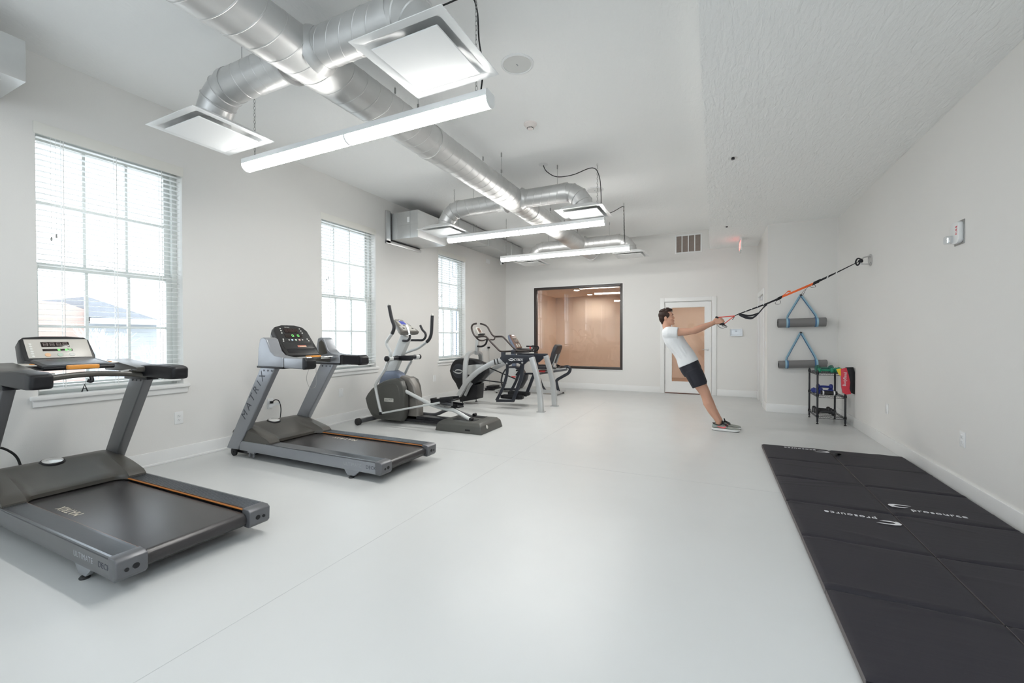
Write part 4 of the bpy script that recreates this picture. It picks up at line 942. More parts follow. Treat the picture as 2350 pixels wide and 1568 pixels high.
# handlebars, mast, console
hn = [(-3.908,6.72,1.506),(-3.981,6.72,1.49),(-4.012,6.72,1.445),(-4.002,6.72,1.383),(-3.96,6.72,1.298),(-3.904,6.72,1.259),(-3.814,6.72,1.271),(-3.731,6.72,1.27),(-3.677,6.72,1.237),(-3.595,6.72,1.153),(-3.515,6.72,1.082),(-3.442,6.72,1.018),(-3.382,6.72,1.003),(-3.251,6.72,1.008),(-3.122,6.72,1.013),(-2.995,6.72,1.015),(-2.814,6.72,1.033)]
hf = [(-4.109,7.21,1.519),(-4.017,7.21,1.496),(-3.951,7.21,1.454),(-3.9,7.21,1.377),(-3.843,7.21,1.3),(-3.792,7.21,1.27),(-3.713,7.21,1.27),(-3.628,7.21,1.267),(-3.565,7.21,1.217),(-3.474,7.21,1.129),(-3.391,7.21,1.054),(-3.315,7.21,1.011),(-3.213,7.21,1.01),(-3.019,7.21,1.021)]
for p_ in (hn, hf): MB().tube(smooth_path(p_, 3), .0165, 12).build('handlebar', M_bronze, at)
MB().tube(smooth_path([hn[4], (-3.916,6.8,1.212), (-3.877,6.88,1.197), (-3.833,6.98,1.218), (-3.756,7.1,1.211), hf[5]], 4), .015, 12).build('handlebar_bridge', M_bronze, at)
mt = [(-4.052,6.965,0.947),(-4.037,6.965,1.098),(-4.025,6.965,1.211)]
MB().bar([(mt[0][0], AC, mt[0][2] - .02), mt[1], mt[2]], .06, .06).build('mast', M_sil2, at, bevel=.006)
MB().tube(smooth_path([(-4.012,6.93,1.086),(-3.919,6.93,1.085),(-3.841,6.93,1.125),(-3.806,6.93,1.199),(-3.803,6.93,1.236)], 5), .018, 10).build('mast_brace', M_black, at)
cpts = [(-4.104,6.965,1.432),(-4.082,6.965,1.444),(-3.995,6.965,1.45),(-3.938,6.965,1.411),(-3.888,6.965,1.349),(-3.87,6.965,1.311),(-4.039,6.965,1.302),(-4.068,6.965,1.337)]
T0 = V((-4.032,6.965,1.444)); B0 = V((-3.953,6.965,1.302)); v = (T0 - B0).normalized(); u = V(0, 1, 0); n = u.cross(v); H = (T0 - B0).length
shape = [(-.09, 0), (.09, 0), (.095, H * .4), (.08, H * .8), (.05, H), (-.05, H), (-.08, H * .8), (-.095, H * .4)]
m = MB(); m.loft([[B0 + u * a * q + v * b * q + n * z for a, b in shape] for q, z in ((.9, -.05), (1, -.03), (1, 0), (.95, .008))]); c = m.build('console', M_cface, at, bevel=.006)
MB().loft([[B0 + u * a + v * b + n * z for a, b in ((-.05, H * .25), (.04, H * .25), (.04, H * .85), (-.05, H * .85))] for z in (.006, .011)]).build('display', M_brown, c)
MB().loft([[B0 + u * a + v * b + n * z for a, b in ((-.1, -.01), (.1, -.01), (.1, .01), (-.1, .01))] for z in (-.01, .04)]).build('reading_ledge', M_black, c, bevel=.003)
# ---------------------------------------------------------------- recumbent bike
BC = 8.80
M_pad = mat('black_vinyl_pad', (.03, .03, .035), .4, var=.1)
bk = thing('recumbent_bike', (-3.6, BC, 0), 'black and silver recumbent exercise bike behind the arc trainer, by the dark framed window', 'exercise bike')
MB().box(-4.45, -3.05, BC - .04, BC + .04, .03, .10).build('base_beam', M_sil2, bk, bevel=.006)
for x in (-4.42, -3.06):
    s_ = MB().box(x - .04, x + .04, BC - .34, BC + .34, .03, .08).build('stabiliser', M_sil2, bk, bevel=.01)
    for y in (-.31, .31): MB().lathe([(0, 0), (.025, 0), (.025, .01), (.01, .014), (.01, .04)], (x, BC + y, 0)).build('levelling_foot', M_rubber, s_)
hs = [(-4.43,0.27),(-4.395,0.424),(-4.318,0.533),(-4.2,0.597),(-4.05,0.601),(-3.935,0.545),(-3.869,0.442),(-3.813,0.4),(-3.837,0.295),(-3.919,0.157),(-3.985,0.064),(-4.354,0.045),(-4.413,0.149)]
m = MB(); cx = sum(p[0] for p in hs) / len(hs); cz = sum(p[1] for p in hs) / len(hs)
m.loft([[(cx + (x - cx) * q, y, cz + (z - cz) * q) for x, z in hs] for q, y in ((.97, 8.68), (1, 8.70), (1, 8.90), (.97, 8.92))]); ho = m.build('flywheel_housing', M_bsteel, bk, bevel=.01)
for y, s in ((8.68, -1), (8.92, 1)):
    MB().loft([[(cx + (x - cx) * q, y + s * e, cz + (z - cz) * q) for x, z in hs] for q, e in ((.84, -.004), (.82, .008))]).build('side_cover', M_arm, ho)
MB().box(cx - .02, cx + .08, 8.667, 8.672, cz + .0, cz + .03).build('red_lettering', M_red, ho)
q = (-4,8.66,0.41)
MB().cyl((q[0], 8.62, q[2]), (q[0], 8.98, q[2]), .02).build('crank_axle', M_steel, bk)
for s, y in ((1, 8.62), (-1, 8.98)):
    e = (q[0] + s * .09, y, q[2] + s * .11)
    MB().bar([(q[0], y, q[2]), e], .018, .03).build('crank_arm', M_black, bk)
    MB().box(e[0] - .06, e[0] + .06, y - .08 if y < BC else y - .0, y + .0 if y < BC else y + .08, e[2] - .015, e[2] + .015).build('pedal', M_black, bk, bevel=.005)
    MB().bar([(e[0] - .05, y + (-.04 if y < BC else .04), e[2] + .015), (e[0], y + (-.04 if y < BC else .04), e[2] + .07), (e[0] + .05, y + (-.04 if y < BC else .04), e[2] + .015)], .03, .004).build('pedal_strap', M_black, bk)
ms = [(-4.123,8.8,0.531),(-4.139,8.8,0.729),(-4.147,8.8,0.942),(-4.156,8.8,0.973)]
MB().bar(ms, .08, .09).build('console_mast', M_navy, bk, bevel=.01)
T0 = V((-4.189,8.8,1.324)); B0 = V((-3.996,8.8,1.005)); v = (T0 - B0).normalized(); u = V(0, 1, 0); n = u.cross(v); H = (T0 - B0).length
shape = [(-.16, 0), (.16, 0), (.165, H * .3), (.15, H * .85), (.11, H), (-.11, H), (-.15, H * .85), (-.165, H * .3)]
m = MB(); m.loft([[B0 + u * a * q + v * b * q + n * z for a, b in shape] for q, z in ((.85, -.09), (1, -.06), (1, -.01))]); c = m.build('console', M_navy, bk, bevel=.01)
f = MB().loft([[B0 + u * a * q + v * (b * q + .004) + n * z for a, b in shape] for q, z in ((.98, -.012), (.94, .006))]).build('face', M_brown, c, bevel=.003)
def bp(nm, a0, a1, b0, b1, mt_, z=.010): return MB().loft([[B0 + u * a + v * b * H + n * q for a, b in ((a0, b0), (a1, b0), (a1, b1), (a0, b1))] for q in (z - .006, z)]).build(nm, mt_, f)
bp('display', -.09, .09, .55, .72, M_lcd); bp('display', -.09, .09, .38, .5, M_lcd); bp('keypad', -.09, -.03, .1, .3, M_cface); bp('keypad', .02, .09, .1, .3, M_cface)
bp('window', -.06, .06, .86, .93, M_lcd)
tr = [(-4.038,8.8,0.989),(-3.677,8.8,0.97)]
MB().box(B0.x - .03, tr[1][0], BC - .12, BC + .12, B0.z - .03, B0.z - .005).build('reading_ledge', M_black, bk, bevel=.006)
hb = [(-3.953,8.65,0.949),(-3.774,8.65,0.936),(-3.63,8.65,0.953),(-3.601,8.65,1.041),(-3.758,8.65,1.055)]
for pts in (hb, mirror_y(hb, BC)): MB().tube(smooth_path(pts, 4), .016, 10).build('front_handle', M_black, bk)
q = (-3.665,8.65,1.026); MB().rbox(q, .03, .03, .05, .006).build('resistance_knob', M_red, bk)
# seat rail, seat, rear frame
rl = [(-3.533,8.8,0.452),(-2.875,8.8,0.569)]
MB().bar(rl, .09, .07).build('seat_rail', M_silverd, bk, bevel=.006)
for dy in (-.047, .047): MB().bar([(rl[0][0], BC + dy, rl[0][2] + .02), (rl[1][0], BC + dy, rl[1][2] + .02)], .004, .02).build('rail_strip', M_sil2, bk)
q = (-3.442,8.75,0.496); MB().box(q[0] - .07, q[0] + .09, BC - .10, BC + .10, q[2] - .01, q[2] + .03).build('red_lever', M_red, bk, bevel=.006)
rf = [(-2.927,8.8,0.61),(-2.845,8.8,0.62),(-2.8,8.8,0.571),(-2.837,8.8,0.483),(-2.973,8.8,0.399),(-3.103,8.8,0.314),(-3.103,8.8,0.227),(-3.049,8.8,0.033)]
MB().tube(smooth_path(rf, 5), .033, 14).build('rear_frame', M_bsteel, bk)
lf = [(-3.873,8.8,0.433),(-3.629,8.8,0.434),(-3.509,8.8,0.349),(-3.438,8.8,0.182),(-3.359,8.8,0.082),(-3.219,8.8,0.053)]
MB().tube(smooth_path(lf, 5), .022, 12).build('lower_frame', M_bsteel, bk)
st = V((-3.437,8.8,0.596))
sh = [(-.17, -.16), (-.10, -.21), (.14, -.21), (.17, -.15), (.17, .15), (.14, .21), (-.10, .21), (-.17, .16)]
m = MB(); m.loft([[st + V(x * q, y * q, z) for x, y in sh] for q, z in ((.85, -.045), (1, -.03), (1, .02), (.9, .045))]); m.build('seat', M_pad, bk, bevel=.015, seg=3)
b0, b1 = V((-3.195,8.8,0.683)), V((-3.048,8.8,1.086)); v = (b1 - b0).normalized(); n = V(0, 1, 0).cross(v); H = (b1 - b0).length; n = -n if n.x > 0 else n
sh = [(-.15, .03), (-.11, 0), (.11, 0), (.15, .03), (.20, H * .6), (.19, H - .04), (.15, H), (-.15, H), (-.19, H - .04), (-.20, H * .6)]
m = MB(); m.loft([[b0 + V(0, a * q, 0) + v * (H / 2 + (b - H / 2) * q) + n * z for a, b in sh] for q, z in ((.9, .055), (1, .04), (1, -.01), (.94, -.03))]); bp_ = m.build('seat_back', M_pad, bk, bevel=.014, seg=3)
for dy in (-.1, .1): MB().bar([b0 + V(0, dy, 0) - n * .045 - v * .02, b0 + V(0, dy, 0) - n * .045 + v * H * .55], .02, .02).build('back_support', M_sil2, bk)
q = (-3.141,8.8,0.604)
MB().bar([(q[0] - .04, BC, q[2] - .08), (q[0], BC, q[2]), (b0.x + .02, BC, b0.z)], .12, .04).build('seat_post', M_sil2, bk, bevel=.006)
for s in (-1, 1):
    y = BC + s * .27; p_ = [(-3.125,8.8,0.619),(-3.218,8.8,0.602),(-3.374,8.8,0.613),(-3.517,8.8,0.616)] if 0 else [(q[0] + .02, y, q[2] + .0), (q[0] - .12, y, q[2] + .04), (q[0] - .28, y, q[2] + .05), (q[0] - .34, y, q[2] + .11)]
    MB().tube(smooth_path([(q[0] + .02, BC + s * .05, q[2] - .02)] + p_, 4), .016, 10).build('seat_handle', M_black, bk)

# ---------------------------------------------------------------- folding exercise mats
def fabric_mat():
    m, t, b = nodes('dark_mat_vinyl'); N = t.nodes; L = t.links
    b.inputs['Base Color'].default_value = (.0235, .0215, .0275, 1); b.inputs['Roughness'].default_value = .62; b.inputs['Specular IOR Level'].default_value = .3
    tc = N.new('ShaderNodeTexCoord'); mp = N.new('ShaderNodeMapping'); mp.inputs['Scale'].default_value = (3, 26, 1); mp.inputs['Rotation'].default_value = (0, 0, -.06); L.new(tc.outputs['Object'], mp.inputs[0])
    n1 = N.new('ShaderNodeTexNoise'); n1.inputs['Scale'].default_value = 1; n1.inputs['Detail'].default_value = 3; L.new(mp.outputs[0], n1.inputs['Vector'])
    n2 = N.new('ShaderNodeTexNoise'); n2.inputs['Scale'].default_value = 220; L.new(tc.outputs['Object'], n2.inputs['Vector'])
    b1 = N.new('ShaderNodeBump'); b1.inputs['Strength'].default_value = .35; b1.inputs['Distance'].default_value = .004; L.new(n1.outputs[0], b1.inputs['Height'])
    b2 = N.new('ShaderNodeBump'); b2.inputs['Strength'].default_value = .12; b2.inputs['Distance'].default_value = .002; L.new(n2.outputs[0], b2.inputs['Height']); L.new(b1.outputs[0], b2.inputs['Normal'])
    L.new(b2.outputs[0], b.inputs['Normal']); return m
M_mat = fabric_mat()
M_piping = mat('grey_piping', (.12, .105, .105), .6, var=.1)
M_print = mat('white_print', (.72, .72, .74), .5)
MATT = .043
def mat_panel(par, x0, x1, y0, y1, seed, ridges=3):
    rnd = random.Random(seed); nx, ny = 36, 40; rg = []
    for _ in range(ridges):
        rg.append((rnd.uniform(x0, x1), rnd.choice([y0 + .03, y1 - .03, rnd.uniform(y0, y1)]), rnd.uniform(-.28, .28), rnd.uniform(.12, .38), rnd.uniform(.0015, .0045), rnd.uniform(.009, .018)))
    top = []
    for j in range(ny + 1):
        for i in range(nx + 1):
            u, v = i / nx, j / ny; x = x0 + (x1 - x0) * u; y = y0 + (y1 - y0) * v
            e = min(x - x0, x1 - x, y - y0, y1 - y); z = MATT - .008 * max(0, 1 - e / .018) ** 2 - .0025 * max(0, 1 - e / .07)
            for cx, cyy, an, ln, am, wd in rg:
                dx, dy = x - cx, y - cyy; a = dx * math.cos(an) + dy * math.sin(an); c = -dx * math.sin(an) + dy * math.cos(an)
                z += am * math.exp(-(c / wd) ** 2) * math.exp(-(a / ln) ** 4)
            top.append((x, y, z))
    m = MB(); fs = []
    w = nx + 1
    for j in range(ny):
        for i in range(nx): fs.append((j * w + i, j * w + i + 1, (j + 1) * w + i + 1, (j + 1) * w + i))
    ring = [i for i in range(w)] + [j * w + nx for j in range(1, ny + 1)] + [ny * w + i for i in range(nx - 1, -1, -1)] + [j * w for j in range(ny - 1, 0, -1)]
    n = len(top); low = [(top[i][0], top[i][1], .0) for i in ring]
    for k in range(len(ring)): fs.append((ring[k], n + k, n + (k + 1) % len(ring), ring[(k + 1) % len(ring)]))
    fs.append(tuple(n + k for k in range(len(ring))))
    m.add(top + low, fs)
    return m.build('panel', M_mat, par, ang=60)
LOGO = []
def shark(par, o, ux, vy, s):
    """curved arrow-like fish emblem"""
    pts = [(-.5, .02), (-.42, .22), (-.2, .34), (.15, .36), (.5, .30), (.3, .22), (.0, .2), (-.2, .12), (-.28, .0), (-.2, -.1), (.05, -.12), (.3, -.06), (.1, -.24), (-.15, -.3), (-.36, -.22), (-.34, -.36), (-.44, -.2)]
    o = V(o); ux = V(ux); vy = V(vy)
    m = MB(); m.add([o + ux * (a * s) + vy * (b * s * .75) + V(0, 0, .0012) for a, b in pts], [tuple(range(len(pts)))]); return m.build('emblem', M_print, par)
def fold_mat(x0, x1, y0, y1, label, seed, logos=()):
    t = thing('folding_mat', ((x0 + x1) / 2, (y0 + y1) / 2, 0), label, 'exercise mat', 'folding mats along the right wall')
    ps = []
    for k in range(3):
        a = y1 - (y1 - y0) * k / 3; b = y1 - (y1 - y0) * (k + 1) / 3
        ps.append(mat_panel(t, x0, x1, b + .002, a - .002, seed + k, 4))
        MB().box(x0 - .0015, x0 + .0, b + .004, a - .004, .004, .034).build('side_piping', M_piping, ps[-1])
    for k, yy, flip in logos:
        s = -1 if flip else 1
        z = MATT + .0035
        if flip: text('lettering', 'prosource', M_print, ps[k], (x1 - .27, yy + .012, z), (-1, 0, 0), (0, -1, 0), .062, 1.12); shark(ps[k], (x1 - .085, yy - .035, z), (-1, 0, 0), (0, -1, 0), .14)
        else: text('lettering', 'prosource', M_print, ps[k], (x0 + .27, yy - .012, z), (1, 0, 0), (0, 1, 0), .062, 1.12); shark(ps[k], (x0 + .085, yy + .035, z), (1, 0, 0), (0, 1, 0), .14)
    return t
MX = (.488, 1.103, 1.722)
fold_mat(MX[0], MX[1], 3.735, 5.565, 'black folding mat farthest from the camera in the left row', 11, [(0, 5.45, True)])
fold_mat(MX[1] + .006, MX[2], 3.735, 5.565, 'black folding mat against the baseboard, far end of the right row', 21, [(2, 3.86, False)])
fold_mat(MX[0], MX[1], 1.885, 3.725, 'middle black folding mat of the left row, upside-down logo at its far corner', 31, [(0, 3.56, True)])
fold_mat(MX[1] + .006, MX[2], 1.885, 3.725, 'black folding mat in the middle of the right row, touching the right wall baseboard', 41)
fold_mat(MX[0], MX[1], .03, 1.875, 'nearest black folding mat of the left row, cut by the bottom of the picture', 51)
fold_mat(MX[1] + .006, MX[2], .03, 1.875, 'nearest black folding mat of the right row, in the bottom right corner of the picture', 61)
q = (1.123,5.31,0.05)
MB().tube(smooth_path([(1.105, q[1] - .05, .05), (1.12, q[1] - .02, .075), (1.16, q[1] + .02, .06), (1.13, q[1] + .03, .05)], 5), .012, 8, sy=.25).build('strap_end', M_black, None)
tag(bpy.data.objects['strap_end'], 'short black strap end sticking up between the two farthest mats', 'strap')
# ---------------------------------------------------------------- wall and ceiling fittings
def plate(name, label, cat, pos, ax, sgn, w, h, kind='blank', group=None):
    """cover plate on a wall: ax is the wall's normal axis, sgn the way it faces"""
    t = thing(name, pos, label, cat, group); x, y, z = pos
    def bx(a0, a1, b0, b1, d0, d1):
        if ax == 'x': return MB().box(x + min(sgn * d0, sgn * d1), x + max(sgn * d0, sgn * d1), y + a0, y + a1, z + b0, z + b1)
        return MB().box(x + a0, x + a1, y + min(sgn * d0, sgn * d1), y + max(sgn * d0, sgn * d1), z + b0, z + b1)
    bx(-w / 2, w / 2, -h / 2, h / 2, 0, .006).build('plate', M_white, t, bevel=.002)
    if kind == 'outlet':
        for s in (-1, 1):
            r = bx(-.017, .017, s * .021 - .015, s * .021 + .015, .005, .0085).build('receptacle', M_white, t, bevel=.002)
            for a in (-.007, .007): bx(a - .0015, a + .0015, s * .021 - .002, s * .021 + .008, .008, .009).build('slot', M_inkl, r)
            bx(-.003, .003, s * .021 - .011, s * .021 - .006, .008, .009).build('slot', M_inkl, r)
    elif kind == 'switch':
        bx(-.017, .017, -.034, .034, .005, .009).build('rocker', M_white, t, bevel=.002)
    elif kind == 'blank':
        for s in (-1, 1): bx(-.003, .003, s * h * .36 - .003, s * h * .36 + .003, .005, .0075).build('screw', M_steel, t)
    return t
plate('wall_outlet', 'white double outlet below the first window, between the treadmills', 'outlet', (XL, 2.473, .433), 'x', 1, .078, .125, 'outlet')
o2 = plate('wall_outlet', 'white outlet with a plug and cord behind the second treadmill', 'outlet', (XL, 3.47, .44), 'x', 1, .078, .125, 'outlet')
plate('wall_plate', 'white blank plate left of the elliptical, above the baseboard', 'wall plate', (XL, 4.578, .441), 'x', 1, .078, .125, 'blank')
plate('wall_plate', 'white blank plate between the elliptical and the arc trainer', 'wall plate', (XL, 6.9, .45), 'x', 1, .078, .125, 'blank')
plate('wall_outlet', 'white outlet high on the left wall behind the arc trainer', 'outlet', (XL, 8.83, 1.0), 'x', 1, .10, .115, 'outlet')
plate('wall_plate', 'white plate right of the high outlet behind the arc trainer', 'wall plate', (XL, 9.03, 1.0), 'x', 1, .10, .115, 'blank')
plate('junction_box', 'small white square box high on the left wall past the third window', 'box', (XL, 9.1, 3.10), 'x', 1, .2, .1, 'plain')
plate('wall_outlet', 'white outlet plate on the right wall beside the rack', 'outlet', (XR, 6.14, .44), 'x', -1, .078, .115, 'switch')
plate('wall_outlet', 'white outlet on the right wall above the folding mats', 'outlet', (XR, 4.52, .445), 'x', -1, .078, .12, 'outlet')
plate('light_switch', 'small white switch on the return wall beside the plain door', 'switch', (XA, 8.5, 1.12), 'x', -1, .075, .12, 'switch')
# adapter, plug and cord at the second treadmill
t = thing('treadmill_cable', (XL + .01, 3.49, .42), 'black power cord with a white tag plugged in behind the second treadmill', 'cord')
MB().rbox((XL + .027, 3.47, .455), .035, .03, .028, .006).build('plug', M_black, t)
MB().tube(smooth_path([(XL + .04, 3.47, .458), (XL + .07, 3.49, .485), (XL + .085, 3.53, .46), (XL + .09, 3.55, .36), (XL + .14, 3.5, .22), (-4.66, 3.4, .12)], 6), .006, 8).build('cord', M_rubber, t)
MB().loft([[(XL + .03, 3.44, .40), (XL + .09, 3.55, .425), (XL + .09, 3.55, .455), (XL + .03, 3.44, .43)], [(XL + .033, 3.437, .40), (XL + .093, 3.547, .425), (XL + .093, 3.547, .455), (XL + .033, 3.437, .43)]]).build('tag', M_white, t)
t = thing('treadmill_cable', (-4.85, 1.05, .1), 'black power cord looping up behind the nearest treadmill at the left edge', 'cord')
MB().tube(smooth_path([(-4.72,1.3,0.281),(-4.72,1.283,0.351),(-4.72,1.251,0.405),(-4.72,1.197,0.45),(-4.72,1.115,0.463),(-4.72,1.017,0.395)], 5), .008, 8).build('cord', M_rubber, t)
# low-voltage adapter under the third window and the clutter on the floor
t = thing('power_adapter', (XL + .02, 9.03, 1.0), 'black plug-in adapter with a thin grey wire on the left wall behind the arc trainer', 'adapter')
MB().box(XL + .009, XL + .05, 9.05, 9.11, .985, 1.03).build('body', M_black, t, bevel=.004)
MB().tube(smooth_path([(XL + .03, 9.08, .985), (XL + .03, 9.09, .85), (XL + .04, 9.08, .6), (XL + .05, 9.06, .3), (XL + .09, 9.02, .11)], 5), .003, 6).build('wire', M_zinc, t)
t = thing('cable_box', (-4.80, 9.05, 0), 'black cable box on the floor in the back left corner', 'box')
MB().box(-4.92, -4.70, 8.85, 9.25, 0.003, .05).build('body', M_black, t, bevel=.006); MB().box(-4.90, -4.72, 8.88, 9.22, .05, .10).build('lid', M_black, t, bevel=.006)
MB().tube(smooth_path([(-4.82, 8.85, .03), (-4.84, 8.75, .012), (-4.9, 8.68, .012), (-4.86, 8.6, .012)], 5), .009, 6).build('cable', M_black, t)
# fire strobe
t = thing('fire_strobe', (XR, 4.59, 2.07), 'white fire alarm strobe with red lettering on the right wall', 'fire alarm')
m = MB(); m.rbox((0, 0, 0), .13, .17, .035, .03); m.v = [(XR - .0175 - p[2] , 4.59 + p[0], 2.075 + p[1]) for p in m.v]; m.build('body', M_white, t, bevel=.006)
m = MB(); m.box(XR - .006, XR, 4.515, 4.665, 1.98, 2.17); m.build('back_plate', M_zinc, t, bevel=.002)
m = MB(); m.box(XR - .075, XR - .034, 4.60, 4.66, 2.0, 2.06); st = m.build('lens', glass('strobe_lens', (.93, .95, .97)), t, bevel=.006)
MB().cyl((XR - .055, 4.63, 2.01), (XR - .055, 4.63, 2.05), .007).build('flash_bulb', M_chrome, t)
text('lettering', 'FIRE', mat('red_lettering', (.62, .03, .05), .5), t, (XR - .0358, 4.552, 2.09), (0, 0, 1), (0, 1, 0), .034, 1.2)
# thermostat
t = thing('thermostat', (.41, YB, 1.345), 'white thermostat inside a clear cover on the back wall right of the glazed door', 'thermostat')
MB().box(.33, .49, YB - .02, YB, 1.30, 1.40).build('body', M_white, t, bevel=.005); MB().box(.39, .43, YB - .022, YB - .019, 1.365, 1.385).build('display', M_inkl, t)
MB().box(.295, .525, YB - .05, YB - .046, 1.27, 1.42).build('cover', glass('clear_cover', (.93, .94, .95)), t)
frame4(MB(), YB - .045, YB, .295, .525, 1.27, 1.42, .012).build('cover_frame', M_white, t, bevel=.003); MB().cyl((.41, YB - .06, 1.278), (.41, YB - .045, 1.278), .012).build('lock', M_steel, t)
# return air grille
t = thing('air_grille', (-.52, YB, 3.31), 'white return air grille high on the back wall above the glazed door', 'air grille')
gx0, gx1, gz0, gz1 = -.79, -.246, 3.09, 3.50
frame4(MB(), YB - .012, YB, gx0, gx1, gz0, gz1, .03).build('frame', M_white, t, bevel=.003)
MB().box(gx0 + .03, gx1 - .03, YB - .003, YB - .0005, gz0 + .03, gz1 - .03).build('filter', mat('brown_filter', (.30, .24, .21), .9), t)
m = MB()
for k in range(26):
    z = gz0 + .035 + (gz1 - gz0 - .07) * k / 25; m.loft([[(gx0 + .03, YB - .010, z), (gx0 + .03, YB - .004, z + .006), (gx0 + .03, YB - .004, z + .0075), (gx0 + .03, YB - .010, z + .0015)], [(gx1 - .03, YB - .010, z), (gx1 - .03, YB - .004, z + .006), (gx1 - .03, YB - .004, z + .0075), (gx1 - .03, YB - .010, z + .0015)]])
m.build('louvres', mat('tan_louvre', (.42, .37, .34), .6), t)
for k in (1, 2, 3):
    x = gx0 + .015 + (gx1 - gx0 - .03) * k / 4; MB().box(x - .01, x + .01, YB - .014, YB - .009, gz0 + .02, gz1 - .02).build('mullion', M_white, t)
# exit sign, seen edge-on
t = thing('exit_sign', (.45, 9.24, HS), 'small exit sign hanging edge-on from the soffit, glowing red', 'exit sign')
MB().box(.425, .475, 9.09, 9.39, HS - .025, HS).build('canopy', M_white, t, bevel=.004)
MB().box(.437, .463, 9.06, 9.42, HS - .25, HS - .03).build('panel', M_white, t, bevel=.004)
MB().box(.44, .46, 9.22, 9.26, HS - .03, HS - .02).build('stem', M_white, t)
text('lettering', 'EXIT', mat('lit_red_letters', (.9, .1, .1), .4, emit=(1, .12, .10), es=5.0), t, (.4355, 9.24, HS - .14), (0, -1, 0), (0, 0, 1), .17, 1.15)
# ceiling items
def ceiling_round(name, label, cat, x, y, z, prof, m_, extra=None):
    t = thing(name, (x, y, z), label, cat); MB().lathe(prof, (x, y, z), (0, 0, 1), 36).build('body', m_, t); return t
M_grl = mat('pale_grey_mesh', (.66, .665, .65), .6, bump=.1, bscale=400)
for (x, y), lab in (((-1.509, 3.287), 'round white ceiling speaker beside the large right-hand diffuser'), ((-1.697,6.6), 'round white ceiling speaker half hidden behind the elbow of the middle branch duct')):
    t = ceiling_round('ceiling_speaker', lab, 'speaker', x, y, HC, [(.138, 0), (.138, -.006), (.125, -.012), (.118, -.008), (.118, -.001)], M_white)
    MB().lathe([(.118, -.004), (.0, -.007), (0, -.003), (.118, -.002)], (x, y, HC), (0, 0, 1), 36).build('grille', M_grl, t); MB().box(x - .004, x + .004, y - .012, y + .012, HC - .0095, HC - .006).build('badge', M_inkl, t)
M_pinkw = mat('warm_white_plastic', (.78, .72, .69), .4)
t = ceiling_round('smoke_detector', 'white smoke detector on the ceiling right of the duct', 'smoke detector', -1.801, 4.26, HC, [(.07, 0), (.07, -.012), (.058, -.02), (.05, -.035), (.035, -.045), (.03, -.058), (.0, -.062)], M_pinkw)
for k in range(10): MB().box(-.005, .005, .030, .036, HC - .055, HC - .046, Matrix.Translation((-1.801, 4.26, 0)) @ Matrix.Rotation(2 * PI * k / 10, 4, 'Z')).build('vent_slot', M_black, t)
for (x, y), lab in (((.172, 5.05), 'recessed chrome sprinkler head in the soffit, nearer one'), ((.187, 8.12), 'recessed chrome sprinkler head in the soffit, nearer the exit sign')):
    t = ceiling_round('sprinkler_head', lab, 'sprinkler', x, y, HS, [(.042, 0), (.042, -.003), (.02, -.005), (.02, 0)], M_chrome)
    MB().lathe([(.008, 0), (.008, -.012), (.016, -.014), (.016, -.016), (0, -.016)], (x, y, HS)).build('deflector', M_bolt, t)
t = thing('security_camera', (XL + .0, 9.8, 3.19), 'small white dome camera high in the back left corner', 'camera')
MB().lathe([(.055, 0), (.055, .02), (.045, .035), (0, .035)], (XL, 9.8, 3.17), (1, 0, 0)).build('base', M_white, t); MB().ball((XL + .045, 9.79, 3.165), .042).build('ball', M_white, t)
MB().lathe([(.02, 0), (.02, .012), (0, .014)], (XL + .07, 9.765, 3.15), (.55, -.7, -.45)).build('lens', M_black, t)
# wall anchor
t = thing('wall_anchor', (XR, 6.733, 2.209), 'steel wall anchor with a U loop holding the suspension straps', 'anchor')
MB().lathe([(0, .0), (.075, 0), (.075, .008), (.068, .01), (0, .01)], (XR, 6.733, 2.209), (-1, 0, 0), 30).build('plate', M_steel, t)
for s, z in ((0, 0),): MB().tube(smooth_path([(XR - .008, 6.733, 2.255), (XR - .07, 6.733, 2.245), (XR - .105, 6.733, 2.20), (XR - .09, 6.733, 2.168), (XR - .008, 6.733, 2.16)], 5), .0085, 10).build('u_bolt', M_steel, t)
for k in range(4): MB().lathe([(0, .006), (.009, .005), (.01, 0), (0, 0)], (XR - .01, 6.733 + .05 * math.cos(PI / 4 + k * PI / 2), 2.209 + .05 * math.sin(PI / 4 + k * PI / 2)), (-1, 0, 0), 8).build('bolt', M_chrome, t)
